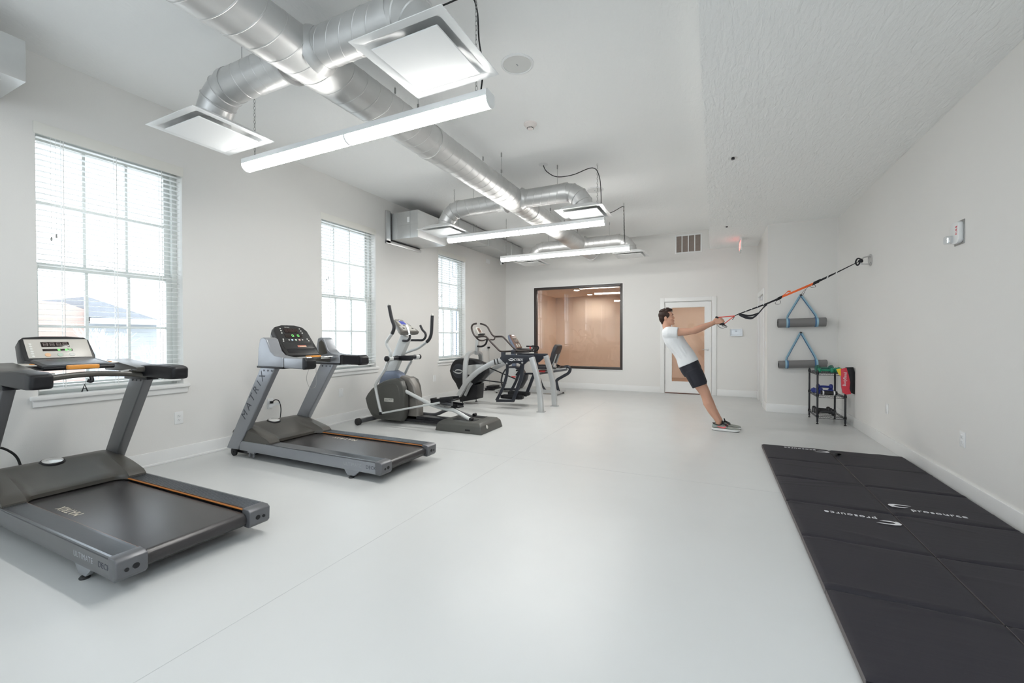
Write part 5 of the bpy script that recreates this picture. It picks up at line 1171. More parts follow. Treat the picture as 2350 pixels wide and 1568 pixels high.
# ---------------------------------------------------------------- rolled yoga mats on the alcove wall
M_roll = mat('grey_foam_roll', (.20, .195, .195), .8, var=.06, bump=.12, bscale=160)
M_blue = mat('light_blue_webbing', (.30, .50, .62), .7, var=.06); M_blue2 = mat('navy_webbing', (.06, .16, .32), .7, var=.06)
def roll(x0, x1, zl, zr, r, hook, xs, label):
    yc = YA - r - .012
    t = thing('yoga_mat', ((x0 + x1) / 2, yc, (zl + zr) / 2), label, 'yoga mat', 'rolled yoga mats on the alcove wall')
    m = MB(); a, b = V(x0, yc, zl), V(x1, yc, zr)
    m.tube([a, b], r, 32); o = m.build('roll', M_roll, t)
    m = MB(); pts = []
    for s, p in ((-1, a), (1, b)):
        m = MB(); pts = []
        for k in range(70):
            tt = k / 69 * 2 * PI * 3.5; rr = r * (.18 + .8 * k / 69); pts.append((p.x + s * .001, p.y + rr * math.cos(tt), p.z + rr * math.sin(tt)))
        m.tube(pts, .0022, 5); m.build('spiral_edge', M_rubber, o)
    h = V(hook[0], YA - .03, hook[1])
    sl = thing('mat_sling', (hook[0], YA - .03, hook[1]), label.replace('rolled grey yoga mat', 'blue carrying sling').replace('hung', 'looped'), 'strap', 'mat slings')
    for k, x in enumerate(xs):
        zc = zl + (zr - zl) * (x - x0) / (x1 - x0); d = 1 if k == 0 else -1
        for dx, mm, w in ((0.0, M_blue, .026), (d * .022, M_blue2, .02)):
            m = MB(); pts = [(x + dx, yc + (r + .004) * math.cos(q), zc + (r + .004) * math.sin(q)) for q in [2 * PI * j / 26 for j in range(26)]]
            m.bar(pts, w, .003, side=(1, 0, 0), closed=True); m.build('loop', mm, sl)
        for off, mm in ((0, M_blue), (.010, M_blue2)):
            m = MB(); dv = V(h.x - x, 0, h.z - zc - r).normalized(); m.bar([(x + .5 * d * off, yc - .0 + off * .4, zc + r), (x + d * .012 + d * off, yc + .02 + off, zc + r + .05), (h.x - d * .01 + d * off, h.y + off, h.z)], (.024 if off == 0 else .026), .003, side=(dv.z, .35, -dv.x)); m.build('strap', mm, sl)
    k = thing('wall_hook', (h.x, YA, h.z), 'dark hook holding the ' + ('upper' if hook[1] > 1.6 else 'lower') + ' rolled mat on the alcove wall', 'hook')
    MB().lathe([(.0, 0), (.016, 0), (.016, .004), (.006, .006), (.006, .04), (.014, .042), (.014, .05), (0, .052)], (h.x, YA, h.z + .002), (0, -1, 0)).build('peg', M_blackm, k)
roll(.94, 1.585, 1.475, 1.487, .071, (1.262, 1.925), (1.065, 1.47), 'rolled grey yoga mat hung from the upper hook on the alcove wall')
roll(.955, 1.60, .797, .83, .062, (1.265, 1.318), (1.055, 1.47), 'rolled grey yoga mat hung from the lower hook, just above the rack')
# ---------------------------------------------------------------- wire rack with dumbbells
rk = thing('wire_rack', (1.497, 7.675, 0), 'black three-tier wire rack in the corner, loaded with dumbbells', 'rack')
RX0, RX1, RY0, RY1 = 1.337, 1.66, 7.388, 7.963
for x in (RX0, RX1):
    for y in (RY0, RY1):
        p_ = MB().lathe([(0, .03), (.0125, .03), (.0125, .765), (.009, .772), (0, .772)], (x, y, 0)).build('post', M_blackm, rk)
        MB().lathe([(0, 0), (.014, 0), (.016, .01), (.008, .014), (.006, .03), (0, .03)], (x, y, 0)).build('levelling_foot', M_rubber, p_)
        for z in (.112, .411, .73): MB().lathe([(.0125, -.02), (.018, -.018), (.0165, .018), (.0125, .02)], (x, y, z)).build('sleeve', M_black, p_)
SHZ = (.112, .411, .73)
for z in SHZ:
    m = MB()
    for dz in (0, -.028):
        for a, b in (((RX0, RY0), (RX1, RY0)), ((RX0, RY1), (RX1, RY1)), ((RX0, RY0), (RX0, RY1)), ((RX1, RY0), (RX1, RY1))): m.tube([(*a, z + dz), (*b, z + dz)], .0032, 6)
    for k in range(1, 14): x = RX0 + (RX1 - RX0) * k / 14; m.tube([(x, RY0, z + .002), (x, RY1, z + .002)], .0018, 5)
    for k in range(1, 4): y = RY0 + (RY1 - RY0) * k / 4; m.tube([(RX0, y, z - .002), (RX1, y, z - .002)], .0028, 5)
    for y in (RY0, RY1):
        n = 12; pts = [(RX0 + (RX1 - RX0) * k / n, y, z - (.028 if k % 2 else 0)) for k in range(n + 1)]; m.tube(pts, .002, 5)
    for x in (RX0, RX1):
        n = 20; pts = [(x, RY0 + (RY1 - RY0) * k / n, z - (.028 if k % 2 else 0)) for k in range(n + 1)]; m.tube(pts, .002, 5)
    m.build('shelf', M_blackm, rk)
M_dg = mat('dark_green_vinyl', (.01, .10, .075), .3, var=.08); M_gr = mat('green_vinyl', (.01, .24, .13), .3, var=.08); M_db = mat('blue_vinyl', (.02, .035, .22), .3, var=.08); M_dk = mat('black_vinyl', (.014, .014, .016), .3)
def dumbbell(c, ang, L, R, m_, label, group, tilt=0):
    t = thing('dumbbell', c, label, 'dumbbell', group); T = Matrix.Rotation(ang, 3, 'Z') @ Matrix.Rotation(tilt, 3, 'Y')
    def put(mb): mb.v = [tuple(V(c) + T @ V(p)) for p in mb.v]; return mb
    hl = R * .95
    put(MB().lathe([(R * .36, -L / 2 + hl * .7), (R * .42, -.02), (R * .42, .02), (R * .36, L / 2 - hl * .7)], (0, 0, 0), (1, 0, 0), 16)).build('handle', m_, t)
    for s in (-1, 1):
        # six-sided head
        rings = [[(s * (L / 2 - hl * q), r * R * math.cos(PI / 6 + k * PI / 3), r * R * math.sin(PI / 6 + k * PI / 3)) for k in range(6)] for q, r in ((1.1, .6), (.95, .9), (.75, 1), (.25, 1), (.05, .85), (0, .6))]
        put(MB().loft(rings)).build('head', m_, t, bevel=.004)
    return t
G_, B_, K_ = 'dumbbells on the top shelf', 'dumbbells on the middle shelf', 'dumbbells on the bottom shelf'
z0 = SHZ[2] + .004
dumbbell((1.46, 7.66, z0 + .044), .10, .215, .05, M_dg, 'dark green dumbbell at the back left of the top shelf', G_)
dumbbell((1.50, 7.80, z0 + .044), .05, .215, .05, M_dg, 'dark green dumbbell behind the others on the top shelf', G_)
dumbbell((1.455, 7.50, z0 + .034), -.06, .19, .038, M_gr, 'bright green dumbbell along the front of the top shelf', G_)
dumbbell((1.615, 7.62, z0 + .035), 1.1, .19, .04, M_gr, 'bright green dumbbell at the right end of the top shelf, pointing outward', G_)
z0 = SHZ[1] + .004
dumbbell((1.46, 7.56, z0 + .036), .02, .20, .041, M_db, 'blue dumbbell at the front of the middle shelf', B_)
dumbbell((1.455, 7.655, z0 + .036), .0, .20, .041, M_db, 'blue dumbbell right behind the front blue one', B_)
dumbbell((1.46, 7.608, z0 + .105), .03, .20, .041, M_db, 'blue dumbbell stacked on top of the other blue ones', B_)
dumbbell((1.40, 7.78, z0 + .036), .9, .20, .041, M_db, 'blue dumbbell at the back left of the middle shelf', B_)
t = thing('ankle_weight', (1.485, 7.455, z0), 'black roll with white end bands in front of the blue dumbbells', 'weight')
MB().tube([(1.39, 7.455, z0 + .03), (1.58, 7.455, z0 + .03)], .03, 20).build('roll', M_dk, t)
for x in (1.415, 1.545): MB().tube([(x - .009, 7.455, z0 + .03), (x + .009, 7.455, z0 + .03)], .0315, 20).build('end_band', M_white, t)
z0 = SHZ[0] + .004
dumbbell((1.46, 7.55, z0 + .042), -.12, .235, .048, M_dk, 'black dumbbell nearest the front of the bottom shelf', K_)
dumbbell((1.455, 7.67, z0 + .042), -.05, .225, .048, M_dk, 'black dumbbell in the middle of the bottom shelf', K_)
dumbbell((1.455, 7.79, z0 + .042), .0, .225, .048, M_dk, 'black dumbbell at the back of the bottom shelf', K_)
# band pack hung over the front right post
M_redb = mat('red_band_pack', (.62, .035, .06), .45, var=.05); M_yel = mat('yellow_card', (.85, .62, .03), .5)
t = thing('band_pack', (1.66, 7.36, .6), 'red and black resistance band pack hanging on the front right post of the rack', 'band pack')
P0 = V(1.66, 7.345, .0)
m = MB(); red = [(-.045, .80), (.02, .82), (.045, .72), (.062, .62), (.055, .53), (.075, .46), (.02, .445), (-.02, .47), (-.035, .55)]
m.loft([[(P0.x - .02 + x, y, z) for x, z in red] for y in (7.335, 7.365)]); rp = m.build('red_sleeve', M_redb, t, bevel=.004)
m = MB(); blk = [(.015, .825), (.10, .83), (.125, .76), (.138, .66), (.135, .56), (.142, .52), (.15, .48), (.14, .455), (.075, .47), (.055, .53), (.062, .62), (.04, .74)]
m.loft([[(P0.x - .02 + min(x, .115), 7.345 + .12 * max(0, (x - .115)), z) for x, z in blk], [(P0.x - .02 + min(x, .115), 7.39 + .12 * max(0, x - .115), z) for x, z in blk]]); m.build('black_pouch', M_black, t, bevel=.004)
MB().loft([[(P0.x - .115, y, .795), (P0.x - .06, y, .81), (P0.x - .062, y, .70), (P0.x - .085, y, .72)] for y in (7.34, 7.346)]).build('yellow_card', M_yel, t)
text('lettering', 'BodyBand', M_print, rp, (P0.x - .018, 7.3345, .66), (.06, 0, 1), (-1, 0, .06), .05, .95)

# ---------------------------------------------------------------- the man on the straps
M_skin = mat('skin', (.60, .335, .235), .5, var=.05, scale=14, spec=.35)
M_lip = mat('lips', (.48, .2, .17), .45)
M_hair = mat('brown_hair', (.030, .013, .008), .5, var=.6, scale=55, spec=.3, bump=.6, bscale=120, stretch=(1, 1, .35))
M_shirt = mat('white_cotton', (.76, .775, .79), .85, var=.02, bump=.25, bscale=14, stretch=(2.2, 1, .7))
M_short = mat('black_shorts', (.013, .014, .022), .75, var=.2, bump=.25, bscale=18)
def remesh(mb, name, m_, parent, vox, it=6, fac=.5):
    o = mb.build(name, m_, parent)
    r = o.modifiers.new('r', 'REMESH'); r.mode = 'VOXEL'; r.voxel_size = vox; r.use_smooth_shade = True
    s = o.modifiers.new('s', 'SMOOTH'); s.factor = fac; s.iterations = it
    bpy.context.view_layer.update()
    me = bpy.data.meshes.new_from_object(o.evaluated_get(bpy.context.evaluated_depsgraph_get()))
    o.modifiers.clear(); old = o.data; o.data = me; bpy.data.meshes.remove(old); me.name = name
    for p in me.polygons: p.use_smooth = True
    return o
YM = 6.42
man = thing('person', (.1, YM, 0), 'person in white t-shirt and black shorts leaning back, gripping suspension straps', 'person')
def ell(c, d, hd, hw, n=24, p=2.0):
    """ellipse ring: centre c, spine direction d (in the XZ plane), half depth hd, half width hw"""
    c = V(c); d = V(d).normalized(); e = V(d.z, 0, -d.x); out = []
    for k in range(n):
        a = 2 * PI * k / n; ca, sa = math.cos(a), math.sin(a)
        out.append(c + e * (hd * math.copysign(abs(ca) ** (2 / p), ca)) + V(0, 1, 0) * (hw * math.copysign(abs(sa) ** (2 / p), sa)))
    return out
HD = V((-0.611,6.42,1.526)); TL = math.radians(7); HK = .915
fx, up_ = V(math.cos(TL), 0, math.sin(TL)), V(-math.sin(TL), 0, math.cos(TL))
def hp_(x, y, z): return HD + (fx * x + up_ * z) * HK + V(0, y * HK, 0)
body = MB()
hr = [(-.120, .070, .030, .020), (-.112, .084, .005, .032), (-.098, .090, -.015, .043), (-.078, .088, -.04, .054), (-.05, .088, -.06, .061), (-.025, .089, -.078, .066), (.0, .088, -.088, .069), (.018, .089, -.094, .071), (.034, .096, -.097, .072), (.055, .093, -.099, .073), (.08, .082, -.094, .070), (.1, .06, -.078, .058), (.115, .03, -.05, .038), (.12, .0, -.02, .012)]
rings = []
for z, xf, xb, w in hr:
    c = (xf + xb) / 2; h = (xf - xb) / 2; rings.append([hp_(c + h * math.copysign(abs(math.cos(a)) ** .85, math.cos(a)), w * math.copysign(abs(math.sin(a)) ** .85, math.sin(a)), z) for a in [2 * PI * k / 24 for k in range(24)]])
body.loft(rings)
body.loft([[hp_(x, y, z) for x, y, z in r] for r in ([(.085, .007, .025), (.092, 0, .028), (.085, -.007, .025), (.07, 0, .025)], [(.085, .011, -.0), (.105, 0, .004), (.085, -.011, -.0), (.07, 0, 0)], [(.085, .016, -.022), (.118, 0, -.02), (.085, -.016, -.022), (.07, 0, -.02)], [(.085, .012, -.032), (.106, 0, -.031), (.085, -.012, -.032), (.07, 0, -.03)])])
body.ball(hp_(.088, 0, -.055), .013 * HK, .022, .008); body.ball(hp_(.086, 0, -.066), .013 * HK, .02, .008); body.ball(hp_(.078, 0, -.103), .02, .022, .016)
for s in (-1, 1):
    body.ball(hp_(.082, s * .032, .034), .012, .022, .007); body.ball(hp_(.06, s * .045, -.03), .03, .02, .02)
    body.ball(hp_(.080, s * .032, .0215), .010, .015, .007); body.ball(hp_(.080, s * .032, .003), .009, .014, .0055)
    body.ball(hp_(-.012, s * .073, -.005), .017, .009, .030, 14, Matrix.Rotation(s * 0 - .12, 3, 'Y')); body.ball(hp_(-.008, s * .071, -.028), .010, .008, .012)
# neck and trunk
nk = [hp_(-.022, 0, -.05), V((-0.616,6.42,1.411)), V((-0.592,6.42,1.348))]
body.tube([nk[0], nk[1], nk[2]], [.054, .056, .066], 20)
SP = [(-0.579,6.42,1.328), (-0.514,6.42,1.21), (-0.431,6.42,1.094), (-0.374,6.42,0.999), (-0.325,6.42,0.878), (-0.291,6.42,0.79)]
dirs = [(V(SP[min(i + 1, 5)]) - V(SP[max(i - 1, 0)])) for i in range(6)]
body.loft([ell(SP[i], dirs[i], hd, hw, 24, 2.3) for i, (hd, hw) in enumerate(((.07, .125), (.105, .165), (.098, .15), (.095, .14), (.105, .155), (.10, .15)))])
# arms, hands
SHL = V((-0.556,6.42,1.31))
def arm(s):
    yo = lambda v: YM + s * v
    sh = V(SHL.x, yo(.148), SHL.z); el_ = V((-0.259,6.27,1.335)); el_.y = yo(.165); wr = V((-0.008,6.36,1.445)); wr.y = yo(.085)
    d = (el_ - sh); f_ = (wr - el_)
    body.tube([sh, sh + d * .3, sh + d * .65, el_ - d * .08, el_, el_ + f_ * .12, el_ + f_ * .3, el_ + f_ * .65, wr], [.06, .056, .05, .043, .041, .045, .045, .036, .028], 16)
    body.ball(sh, .062, .055, .062)
    a = (V((0.101,6.36,1.479)) - V((-0.008,6.36,1.445))).normalized(); h = (V((0.126,6.36,1.413)) - V((0.05,6.36,1.509))).normalized(); n = V(0, -s, 0)
    P = lambda ka, kh, kn: wr + a * ka + h * kh + n * kn
    # palm
    body.loft([[P(ka, -w, -t), P(ka, w, -t), P(ka, w, t), P(ka, -w, t)] for ka, w, t in ((-.01, .024, .018), (.02, .033, .019), (.055, .040, .017), (.088, .040, .014))])
    for k in range(4):
        o = -.030 + .020 * k; L = (.95, 1.05, 1.0, .82)[k]
        body.ball(P(.088, o, -.004), .0115)
        body.tube([P(.075, o, -.002), P(.093, o, -.002), P(.093 + .026 * L, o * .97, .014), P(.093 + .020 * L, o * .95, .040), P(.085, o * .93, .050), P(.068, o * .92, .044)], [.010, .0105, .0095, .009, .0085, .0075], 10)
    body.tube([P(.015, -.022, .008), P(.04, -.043, .016), P(.072, -.050, .026), P(.10, -.044, .036)], [.014, .0125, .011, .009], 10)
    return P
PH_ = {s: arm(s) for s in (-1, 1)}
# legs
def leg(s, dx):
    y = YM + s * .085; q = [(-0.282,6.34,0.796),(-0.208,6.34,0.652),(-0.147,6.34,0.542),(-0.12,6.34,0.49),(-0.101,6.34,0.432),(-0.077,6.34,0.354),(-0.026,6.34,0.246),(0.027,6.34,0.158),(0.053,6.34,0.108),(0.047,6.34,0.055)]
    r = [.095, .085, .068, .060, .056, .062, .050, .037, .036, .034]
    body.tube([(p[0] + dx * (i / 9), y - s * .01 * (i / 9), p[2]) for i, p in enumerate(q)], r, 18)
leg(-1, 0); leg(1, .02)
bo = remesh(body, 'body', M_skin, man, .0052, 5)
# eyes, brows, lips
for s in (-1, 1):
    e = MB().ball(hp_(.0775, s * .032, .013), .0098).build('eye', mat('eye_white', (.75, .73, .7), .25) if s < 0 else bpy.data.materials['eye_white'], man)
    MB().ball(hp_(.0835, s * .034, .013), .0050, seg=10).build('iris', M_hair, e)
    MB().tube(smooth_path([hp_(.092, s * .014, .034), hp_(.094, s * .03, .040), hp_(.083, s * .048, .034)], 4), [.003, .0045, .0045, .0045, .0045, .0045, .004, .003, .002], 8).build('eyebrow', M_hair, man)
MB().ball(hp_(.0965, 0, -.0575), .007, .019, .0035, 12).ball(hp_(.0945, 0, -.066), .007, .017, .004, 12).build('lips', M_lip, man)
# hair
h = MB(); rnd = random.Random(4)
Th = Matrix(((fx.x, 0, up_.x), (0, 1, 0), (fx.z, 0, up_.z)))
h.ball(hp_(-.022, 0, .05), .101 * HK, .083 * HK, .086 * HK, 24, Th); h.ball(hp_(-.062, 0, -.0), .052, .068, .07, 20, Th); h.ball(hp_(-.07, 0, -.055), .026, .05, .04, 16, Th)
h.ball(hp_(.02, 0, .105), .062, .066, .036, 20, Th)
for s in (-1, 1): h.ball(hp_(.022, s * .068, .04), .028, .014, .035, 14, Th); h.ball(hp_(.018, s * .069, .008), .010, .008, .022, 12, Th)
for k in range(46):
    a = rnd.uniform(-1, 1); x = rnd.uniform(-.10, .072); y = a * .062
    zz = .05 + .088 * math.sqrt(max(0, 1 - (y / .085) ** 2 - ((x + .022) / .115) ** 2)) + (.016 if x > .0 else .004)
    p = hp_(x, y, zz); h.tube([p, p + (fx * .014 + up_ * .005) * HK + V(0, rnd.uniform(-.012, .012), 0), p + fx * .028 + V(0, rnd.uniform(-.02, .02), -.003)], [.010, .009, .004], 8)
remesh(h, 'hair', M_hair, man, .0045, 3)
# t-shirt
sh = MB()
T_ = [((-0.602,6.42,1.376), .066, .085), ((-0.579,6.42,1.34), .100, .160), ((-0.556,6.42,1.279), .118, .188), ((-0.514,6.42,1.21), .132, .196), ((-0.463,6.42,1.131), .124, .182), ((-0.417,6.42,1.067), .122, .172), ((-0.371,6.42,0.996), .127, .172), ((-0.341,6.42,0.925), .136, .178), ((-0.324,6.42,0.88), .143, .182)]
ds = [V(T_[min(i + 1, 8)][0]) - V(T_[max(i - 1, 0)][0]) for i in range(9)]; ds[0] = ds[1] = V(.10, 0, -.5); ds[8] = V((-0.45,6.42,0.824)) - V((-0.205,6.42,0.945)); ds[8] = V(-ds[8].z, 0, ds[8].x); ds[8] = ds[8] if ds[8].z < 0 else -ds[8]
sh.loft([ell(c, d, hd, hw, 28, 2.4) for (c, hd, hw), d in zip(T_, ds)])
for s in (-1, 1):
    a = V(SHL.x - .02, YM + s * .148, SHL.z + .005); b = V((-0.449,6.27,1.308)); b.y = YM + s * .165
    sh.tube([a - (b - a) * .12, a, a + (b - a) * .5, b], [.06, .084, .082, .078], 20); sh.ball(V(SHL.x - .015, YM + s * .135, SHL.z + .0), .094, .085, .09)
# soft folds running from armpit to waist
for k in range(9):
    t0, t1 = rnd.uniform(0, .4), rnd.uniform(.6, 1); y = YM - rnd.uniform(.02, .15) * (1 if k % 3 else -1)
    pts = []
    for j in range(6):
        q = t0 + (t1 - t0) * j / 5; c = V(T_[3][0]) * (1 - q) + V(T_[7][0]) * q; off = rnd.uniform(-.06, .06) if j == 0 else off
        pts.append(V(c.x + off + .02 * q, YM - (.176 if k % 3 else -.176) * math.sqrt(max(.1, 1 - (off / .13) ** 2)), c.z + off * .5))
    sh.tube(pts, [.004, .009, .011, .011, .009, .004], 8)
remesh(sh, 'tshirt', M_shirt, man, .0065, 14)
# shorts
so = MB()
S0 = [((-0.336,6.42,0.905), .134, .166), ((-0.317,6.42,0.858), .136, .172), ((-0.288,6.42,0.797), .134, .178), ((-0.264,6.42,0.744), .122, .178)]
dd = V((-0.264,6.42,0.744)) - V((-0.336,6.42,0.905))
so.loft([ell(c, dd, hd, hw, 28, 2.4) for c, hd, hw in S0])
for s in (-1, 1):
    q = [(-0.275,6.36,0.795),(-0.243,6.36,0.729),(-0.208,6.36,0.657),(-0.177,6.36,0.585)]
    so.tube([(p[0], YM + s * (.088 + .006 * i), p[2]) for i, p in enumerate(q)], [.112, .112, .106, .099], 24)
remesh(so, 'shorts', M_short, man, .0065, 9)
# shoes
M_shoe = mat('grey_green_knit', (.30, .31, .28), .8, var=.08, bump=.2, bscale=250); M_sole = mat('white_foam_sole', (.74, .74, .73), .6); M_coral = mat('coral_print', (.85, .16, .18), .5); M_teal = mat('teal_heel', (.26, .34, .33), .7)
def shoe(x0, yc, L, yaw):
    R = Matrix.Rotation(yaw, 3, 'Z'); o = V(x0, yc, 0)
    def W_(mb): mb.v = [tuple(o + R @ V(p)) for p in mb.v]; return mb
    prof = [(0, .018, .07, .03), (.04, .030, .088, .03), (.12, .036, .094, .03), (.24, .036, .082, .03), (.36, .037, .096, .028), (.44, .039, .088, .026), (.55, .043, .070, .024), (.68, .048, .061, .022), (.80, .048, .056, .02), (.90, .043, .052, .02), (.965, .030, .044, .02), (1, .016, .030, .022)]
    def ring(s, w, h, b):
        c = .006 * math.sin(PI * s); return [(s * L, c + w * math.cos(a) * (1 if math.sin(a) < 0 else (1 - .35 * math.sin(a) ** 2)), b + (h - b) * (.5 + .5 * math.sin(a))) for a in [2 * PI * k / 18 for k in range(18)]]
    u_ = W_(MB().loft([ring(*p) for p in prof])).build('shoe', M_shoe, man, ang=60)
    out = []
    for s, w, h, b in prof: out.append((s * L - (.006 if s == 0 else 0) + (.004 if s == 1 else 0), .006 * math.sin(PI * s) - w - .004))
    for s, w, h, b in prof[::-1]: out.append((s * L - (.006 if s == 0 else 0) + (.004 if s == 1 else 0), .006 * math.sin(PI * s) + w + .004))
    def zb(x): return .004 + .010 * max(0, (x / L - .78) / .22) ** 2 + .008 * max(0, (.12 - x / L) / .12) ** 2
    m = MB(); m.loft([[(x * .985 + .002, y * .93, zb(x)) for x, y in out], [(x, y, zb(x) + .008) for x, y in out], [(x, y, .031 - .007 * x / L) for x, y in out], [(x * .99 + .001, y * .94, .036 - .008 * x / L) for x, y in out]])
    W_(m).build('sole', M_sole, u_, ang=40)
    W_(MB().loft([[(x * .97 + .003, y * .9, zb(x) - .004) for x, y in out], [(x * .985 + .002, y * .93, zb(x) + .002) for x, y in out]])).build('outsole', M_black, u_)
    m = MB(); m.tube(smooth_path([(.006, 0, .098), (.03, -.034, .090), (.08, -.037, .080), (.115, -.031, .092), (.125, 0, .108), (.115, .031, .092), (.08, .037, .080), (.03, .034, .090)], 4, True), .0055, 8, closed=True); W_(m).build('collar', M_black, u_)
    for s_ in (-1, 1):
        m = MB(); c = .0
        pts = [(.05, .060), (.09, .062), (.12, .058), (.148, .062), (.165, .072), (.158, .046), (.13, .044), (.09, .052)]
        def yy(x): s = x / L; return s_ * (.0395 + .006 * max(0, (s - .3))) + .006 * math.sin(PI * s)
        m.loft([[(x, yy(x) - s_ * .006, z) for x, z in pts], [(x, yy(x) + s_ * .0008, z - .004) for x, z in pts]]); W_(m).build('side_stripe', M_coral, u_)
    m = MB(); m.loft([[(x, y * .8, z) for x, y, z in ((.12, -.02, .098), (.12, .02, .098), (.19, .02, .073), (.19, -.02, .073))], [(x, y * .75, z + .012) for x, y, z in ((.115, -.02, .104), (.115, .02, .104), (.19, .02, .070), (.19, -.02, .070))]]); W_(m).build('tongue', M_black, u_, bevel=.003)
    for k in range(5):
        x = .122 + .016 * k; z = .108 - .0085 * k
        lc = W_(MB().tube(smooth_path([(x, -.030, z - .018), (x + .003, -.016, z), (x + .003, .016, z), (x, .030, z - .018)], 4), .0038, 6)).build('lace', M_black, u_)
    m = MB().tube(smooth_path([(.128, .0, .112), (.122, -.02, .128), (.112, -.012, .132), (.126, 0, .114), (.124, .02, .128), (.118, .014, .133), (.128, 0, .114)], 4), .0035, 6); W_(m).build('lace', M_black, u_)
    m = MB(); m.loft([[(.008, y, .05) for y in (-.03, .03)] + [(.07, .0385, .048), (.07, -.0385, .048)], [(.003, y, .085) for y in (-.02, .02)] + [(.05, .036, .075), (.05, -.036, .075)]]); W_(m).build('heel_counter', M_teal, u_, bevel=.004)
sx = (-0.024,6.386,0.02)
shoe((-0.023,6.335,0.03)[0], 6.325, .325, -.02); shoe((-0.014,6.335,0.031)[0] + .02, 6.50, .325, .03)
# ---------------------------------------------------------------- suspension trainer
M_web = mat('black_webbing', (.013, .013, .018), .7, var=.2, bump=.2, bscale=300); M_orw = mat('orange_webbing', (.95, .16, .03), .6, var=.05); M_redw = mat('red_cord', (.85, .07, .04), .5)
su = thing('suspension_trainer', (1.0, 6.6, 1.9), 'black and orange suspension strap stretched from the wall anchor to the hands of the man', 'suspension strap')
AP = V(XR - .10, 6.733, 2.203)
S1 = V((1.4,6.67,2.067)); S2 = V((1.301,6.64,2.015)); S3 = V((1.208,6.62,1.966)); S4 = V((1.145,6.61,1.934)); S5 = V((0.785,6.54,1.768)); S6 = V((0.738,6.53,1.743)); S7 = V((0.634,6.5,1.694)); S8 = V((0.291,6.45,1.558)); S9 = V((0.243,6.44,1.534))
nrm = V(.2, -.9, .3)
MB().bar([AP + V(-.02, 0, -.005), S1, S2, S3], [.012, .022, .034, .036], .004, side=(.35, 0, .94)).build('anchor_strap', M_web, su)
m = MB().rbox((0, 0, 0), .05, .05, .05, .008); kn = MB().ball(AP + V(-.0, 0, 0), .028, .02, .022).tube(smooth_path([AP + V(.02, 0, .01), AP + V(-.03, -.015, .035), AP + V(-.05, 0, -.01), AP + V(-.03, .0, -.05), AP + V(-.0, 0, -.01)], 4), .009, 8); kn.build('carabiner_knot', M_web, su)
for q in (S1, S2): MB().bar([q + V(-.006, -.006, -.003), q + V(.006, -.006, .003)], .03, .005, side=(.35, 0, .94)).build('stitch_mark', M_white, su)
MB().bar([S3 + V(.01, 0, .005), S4 - V(.005, 0, .002)], .052, .014, side=(.35, 0, .94)).build('buckle', M_black, su, bevel=.003)
MB().bar([S4, S5], [.040, .030], .006, side=(.35, 0, .94)).build('orange_strap', M_orw, su)
d5 = S5 + (S4 - S5) * .3
MB().bar(smooth_path([S5 + V(0, -.006, .006), S5 + (S4 - S5) * .12 + V(0, -.012, .018), d5 + V(-.03, -.014, .024), d5 + V(0, -.012, .02)], 5), .022, .003, side=(.35, 0, .94)).build('orange_tab', M_orw, su)
MB().bar([S5 + V(.01, 0, .004), S6], .05, .016, side=(.35, 0, .94)).build('buckle', M_black, su, bevel=.003)
MB().bar(smooth_path([(0.746,6.52,1.731),(0.719,6.52,1.7),(0.728,6.52,1.68),(0.765,6.52,1.679),(0.778,6.52,1.703),(0.769,6.52,1.73)], 4), .02, .003, side=(0, 1, 0)).build('strap_loop', M_web, su)
MB().bar(smooth_path([(1.153,6.58,1.918),(1.166,6.58,1.891),(1.127,6.58,1.882),(1.101,6.58,1.9),(1.067,6.58,1.87),(1.032,6.58,1.793),(1.014,6.58,1.794),(1.036,6.58,1.84),(1.058,6.58,1.865)], 4), .014, .003, side=(0, 1, 0)).build('strap_tail', M_web, su)
for k, dy in ((0, -.012), (1, .03)):
    o = V(0, dy, 0)
    MB().bar([S6 + o, S7 + o, S8 + o, S9 + o], [.032, .028, .016, .012], .004, side=(.35, 0, .94)).build('main_strap', M_web, su)
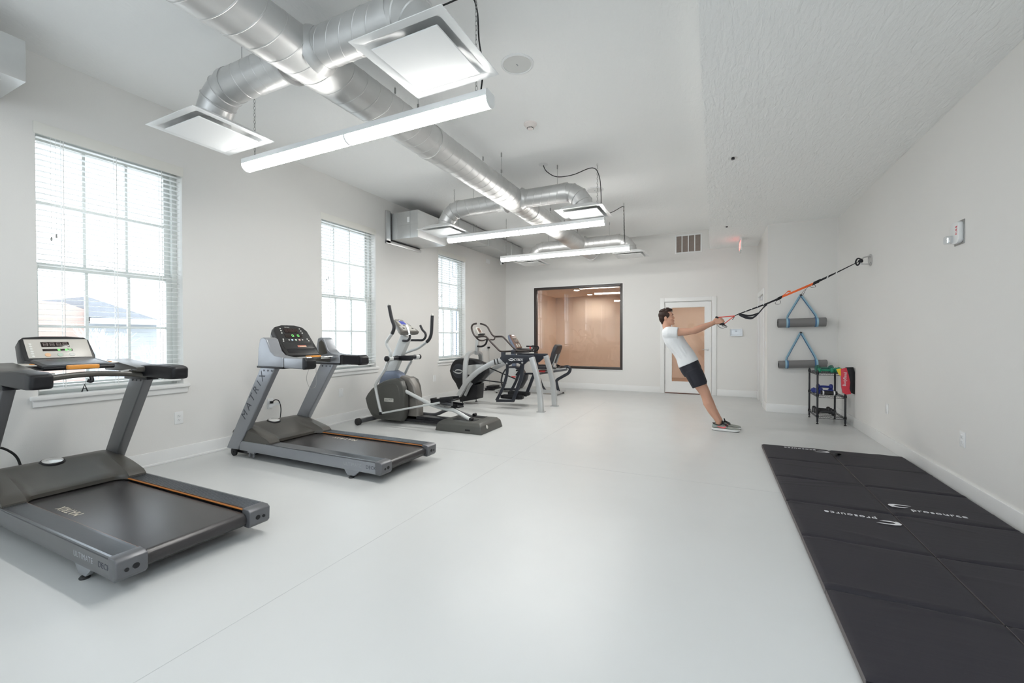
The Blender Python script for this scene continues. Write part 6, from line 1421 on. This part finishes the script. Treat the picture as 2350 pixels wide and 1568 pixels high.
for q in (.15, .35, .55, .75):
    c = S7 + (S8 - S7) * q + V(0, -.016, .004); MB().box(c.x - .005, c.x + .005, c.y - .002, c.y, c.z - .004, c.z + .004).build('stitch_mark', M_white, su)
sl = [(0.627,6.47,1.684),(0.59,6.47,1.648),(0.558,6.47,1.606),(0.521,6.47,1.558),(0.483,6.47,1.522),(0.446,6.47,1.501),(0.388,6.47,1.508),(0.341,6.47,1.53),(0.297,6.47,1.557)]
MB().bar(smooth_path(sl, 4), .034, .004, side=(.2, 0, .98)).build('slack_strap', M_web, su)
MB().bar(smooth_path([(0.524,6.51,1.566),(0.467,6.51,1.543),(0.41,6.51,1.536),(0.352,6.51,1.548),(0.299,6.51,1.561)], 4), .024, .003, side=(.1, .3, .95)).build('slack_strap', M_web, su)
MB().bar([(0.243,6.44,1.526),(0.218,6.44,1.483)], .016, .008).build('strap_stop', M_black, su)
for s in (-1, 1):
    P = PH_[s]
    c0, c1 = P(.075, -.062, .028), P(.082, .062, .028)
    hd = MB().tube([c0, c0 + (c1 - c0) * .1, c1 - (c1 - c0) * .1, c1], [.0165, .016, .016, .0165], 14).build('handle', M_foam, su)
    for q in (c0, c1): MB().ball(q, .0165, .0165, .0165, 12).build('handle_cap', M_black, hd)
    ap = S9 + V(0, s * .012, 0)
    MB().tube([c0, ap], .005, 8).build('handle_cord', M_redw, su); MB().tube([c1, ap], .005, 8).build('handle_cord', M_redw, su)
    for da in (0, 1):
        e0, e1 = P(.02 + .045 * da, .045, .028), P(.075 + .012 * da, .066, .030); lo_ = P(.045 + .045 * da, .115, .03)
        MB().bar(smooth_path([e0, P(.02 + .04 * da, .085, .03), lo_, P(.088 + .012 * da, .095, .03), e1], 5), .022, .003, side=(0, 1, 0)).build('foot_cradle', M_web, su)
    MB().bar([P(.04, .05, .028), P(.095, .058, .028)], .03, .016, side=(0, 1, 0)).build('cradle_pad', M_black, su, bevel=.004)
wb = PH_[1](.0, 0, 0)
MB().tube([wb + V(-.02, 0, -.004), wb + V(.005, 0, .003)], .033, 18).build('wrist_strap', M_dk, man)
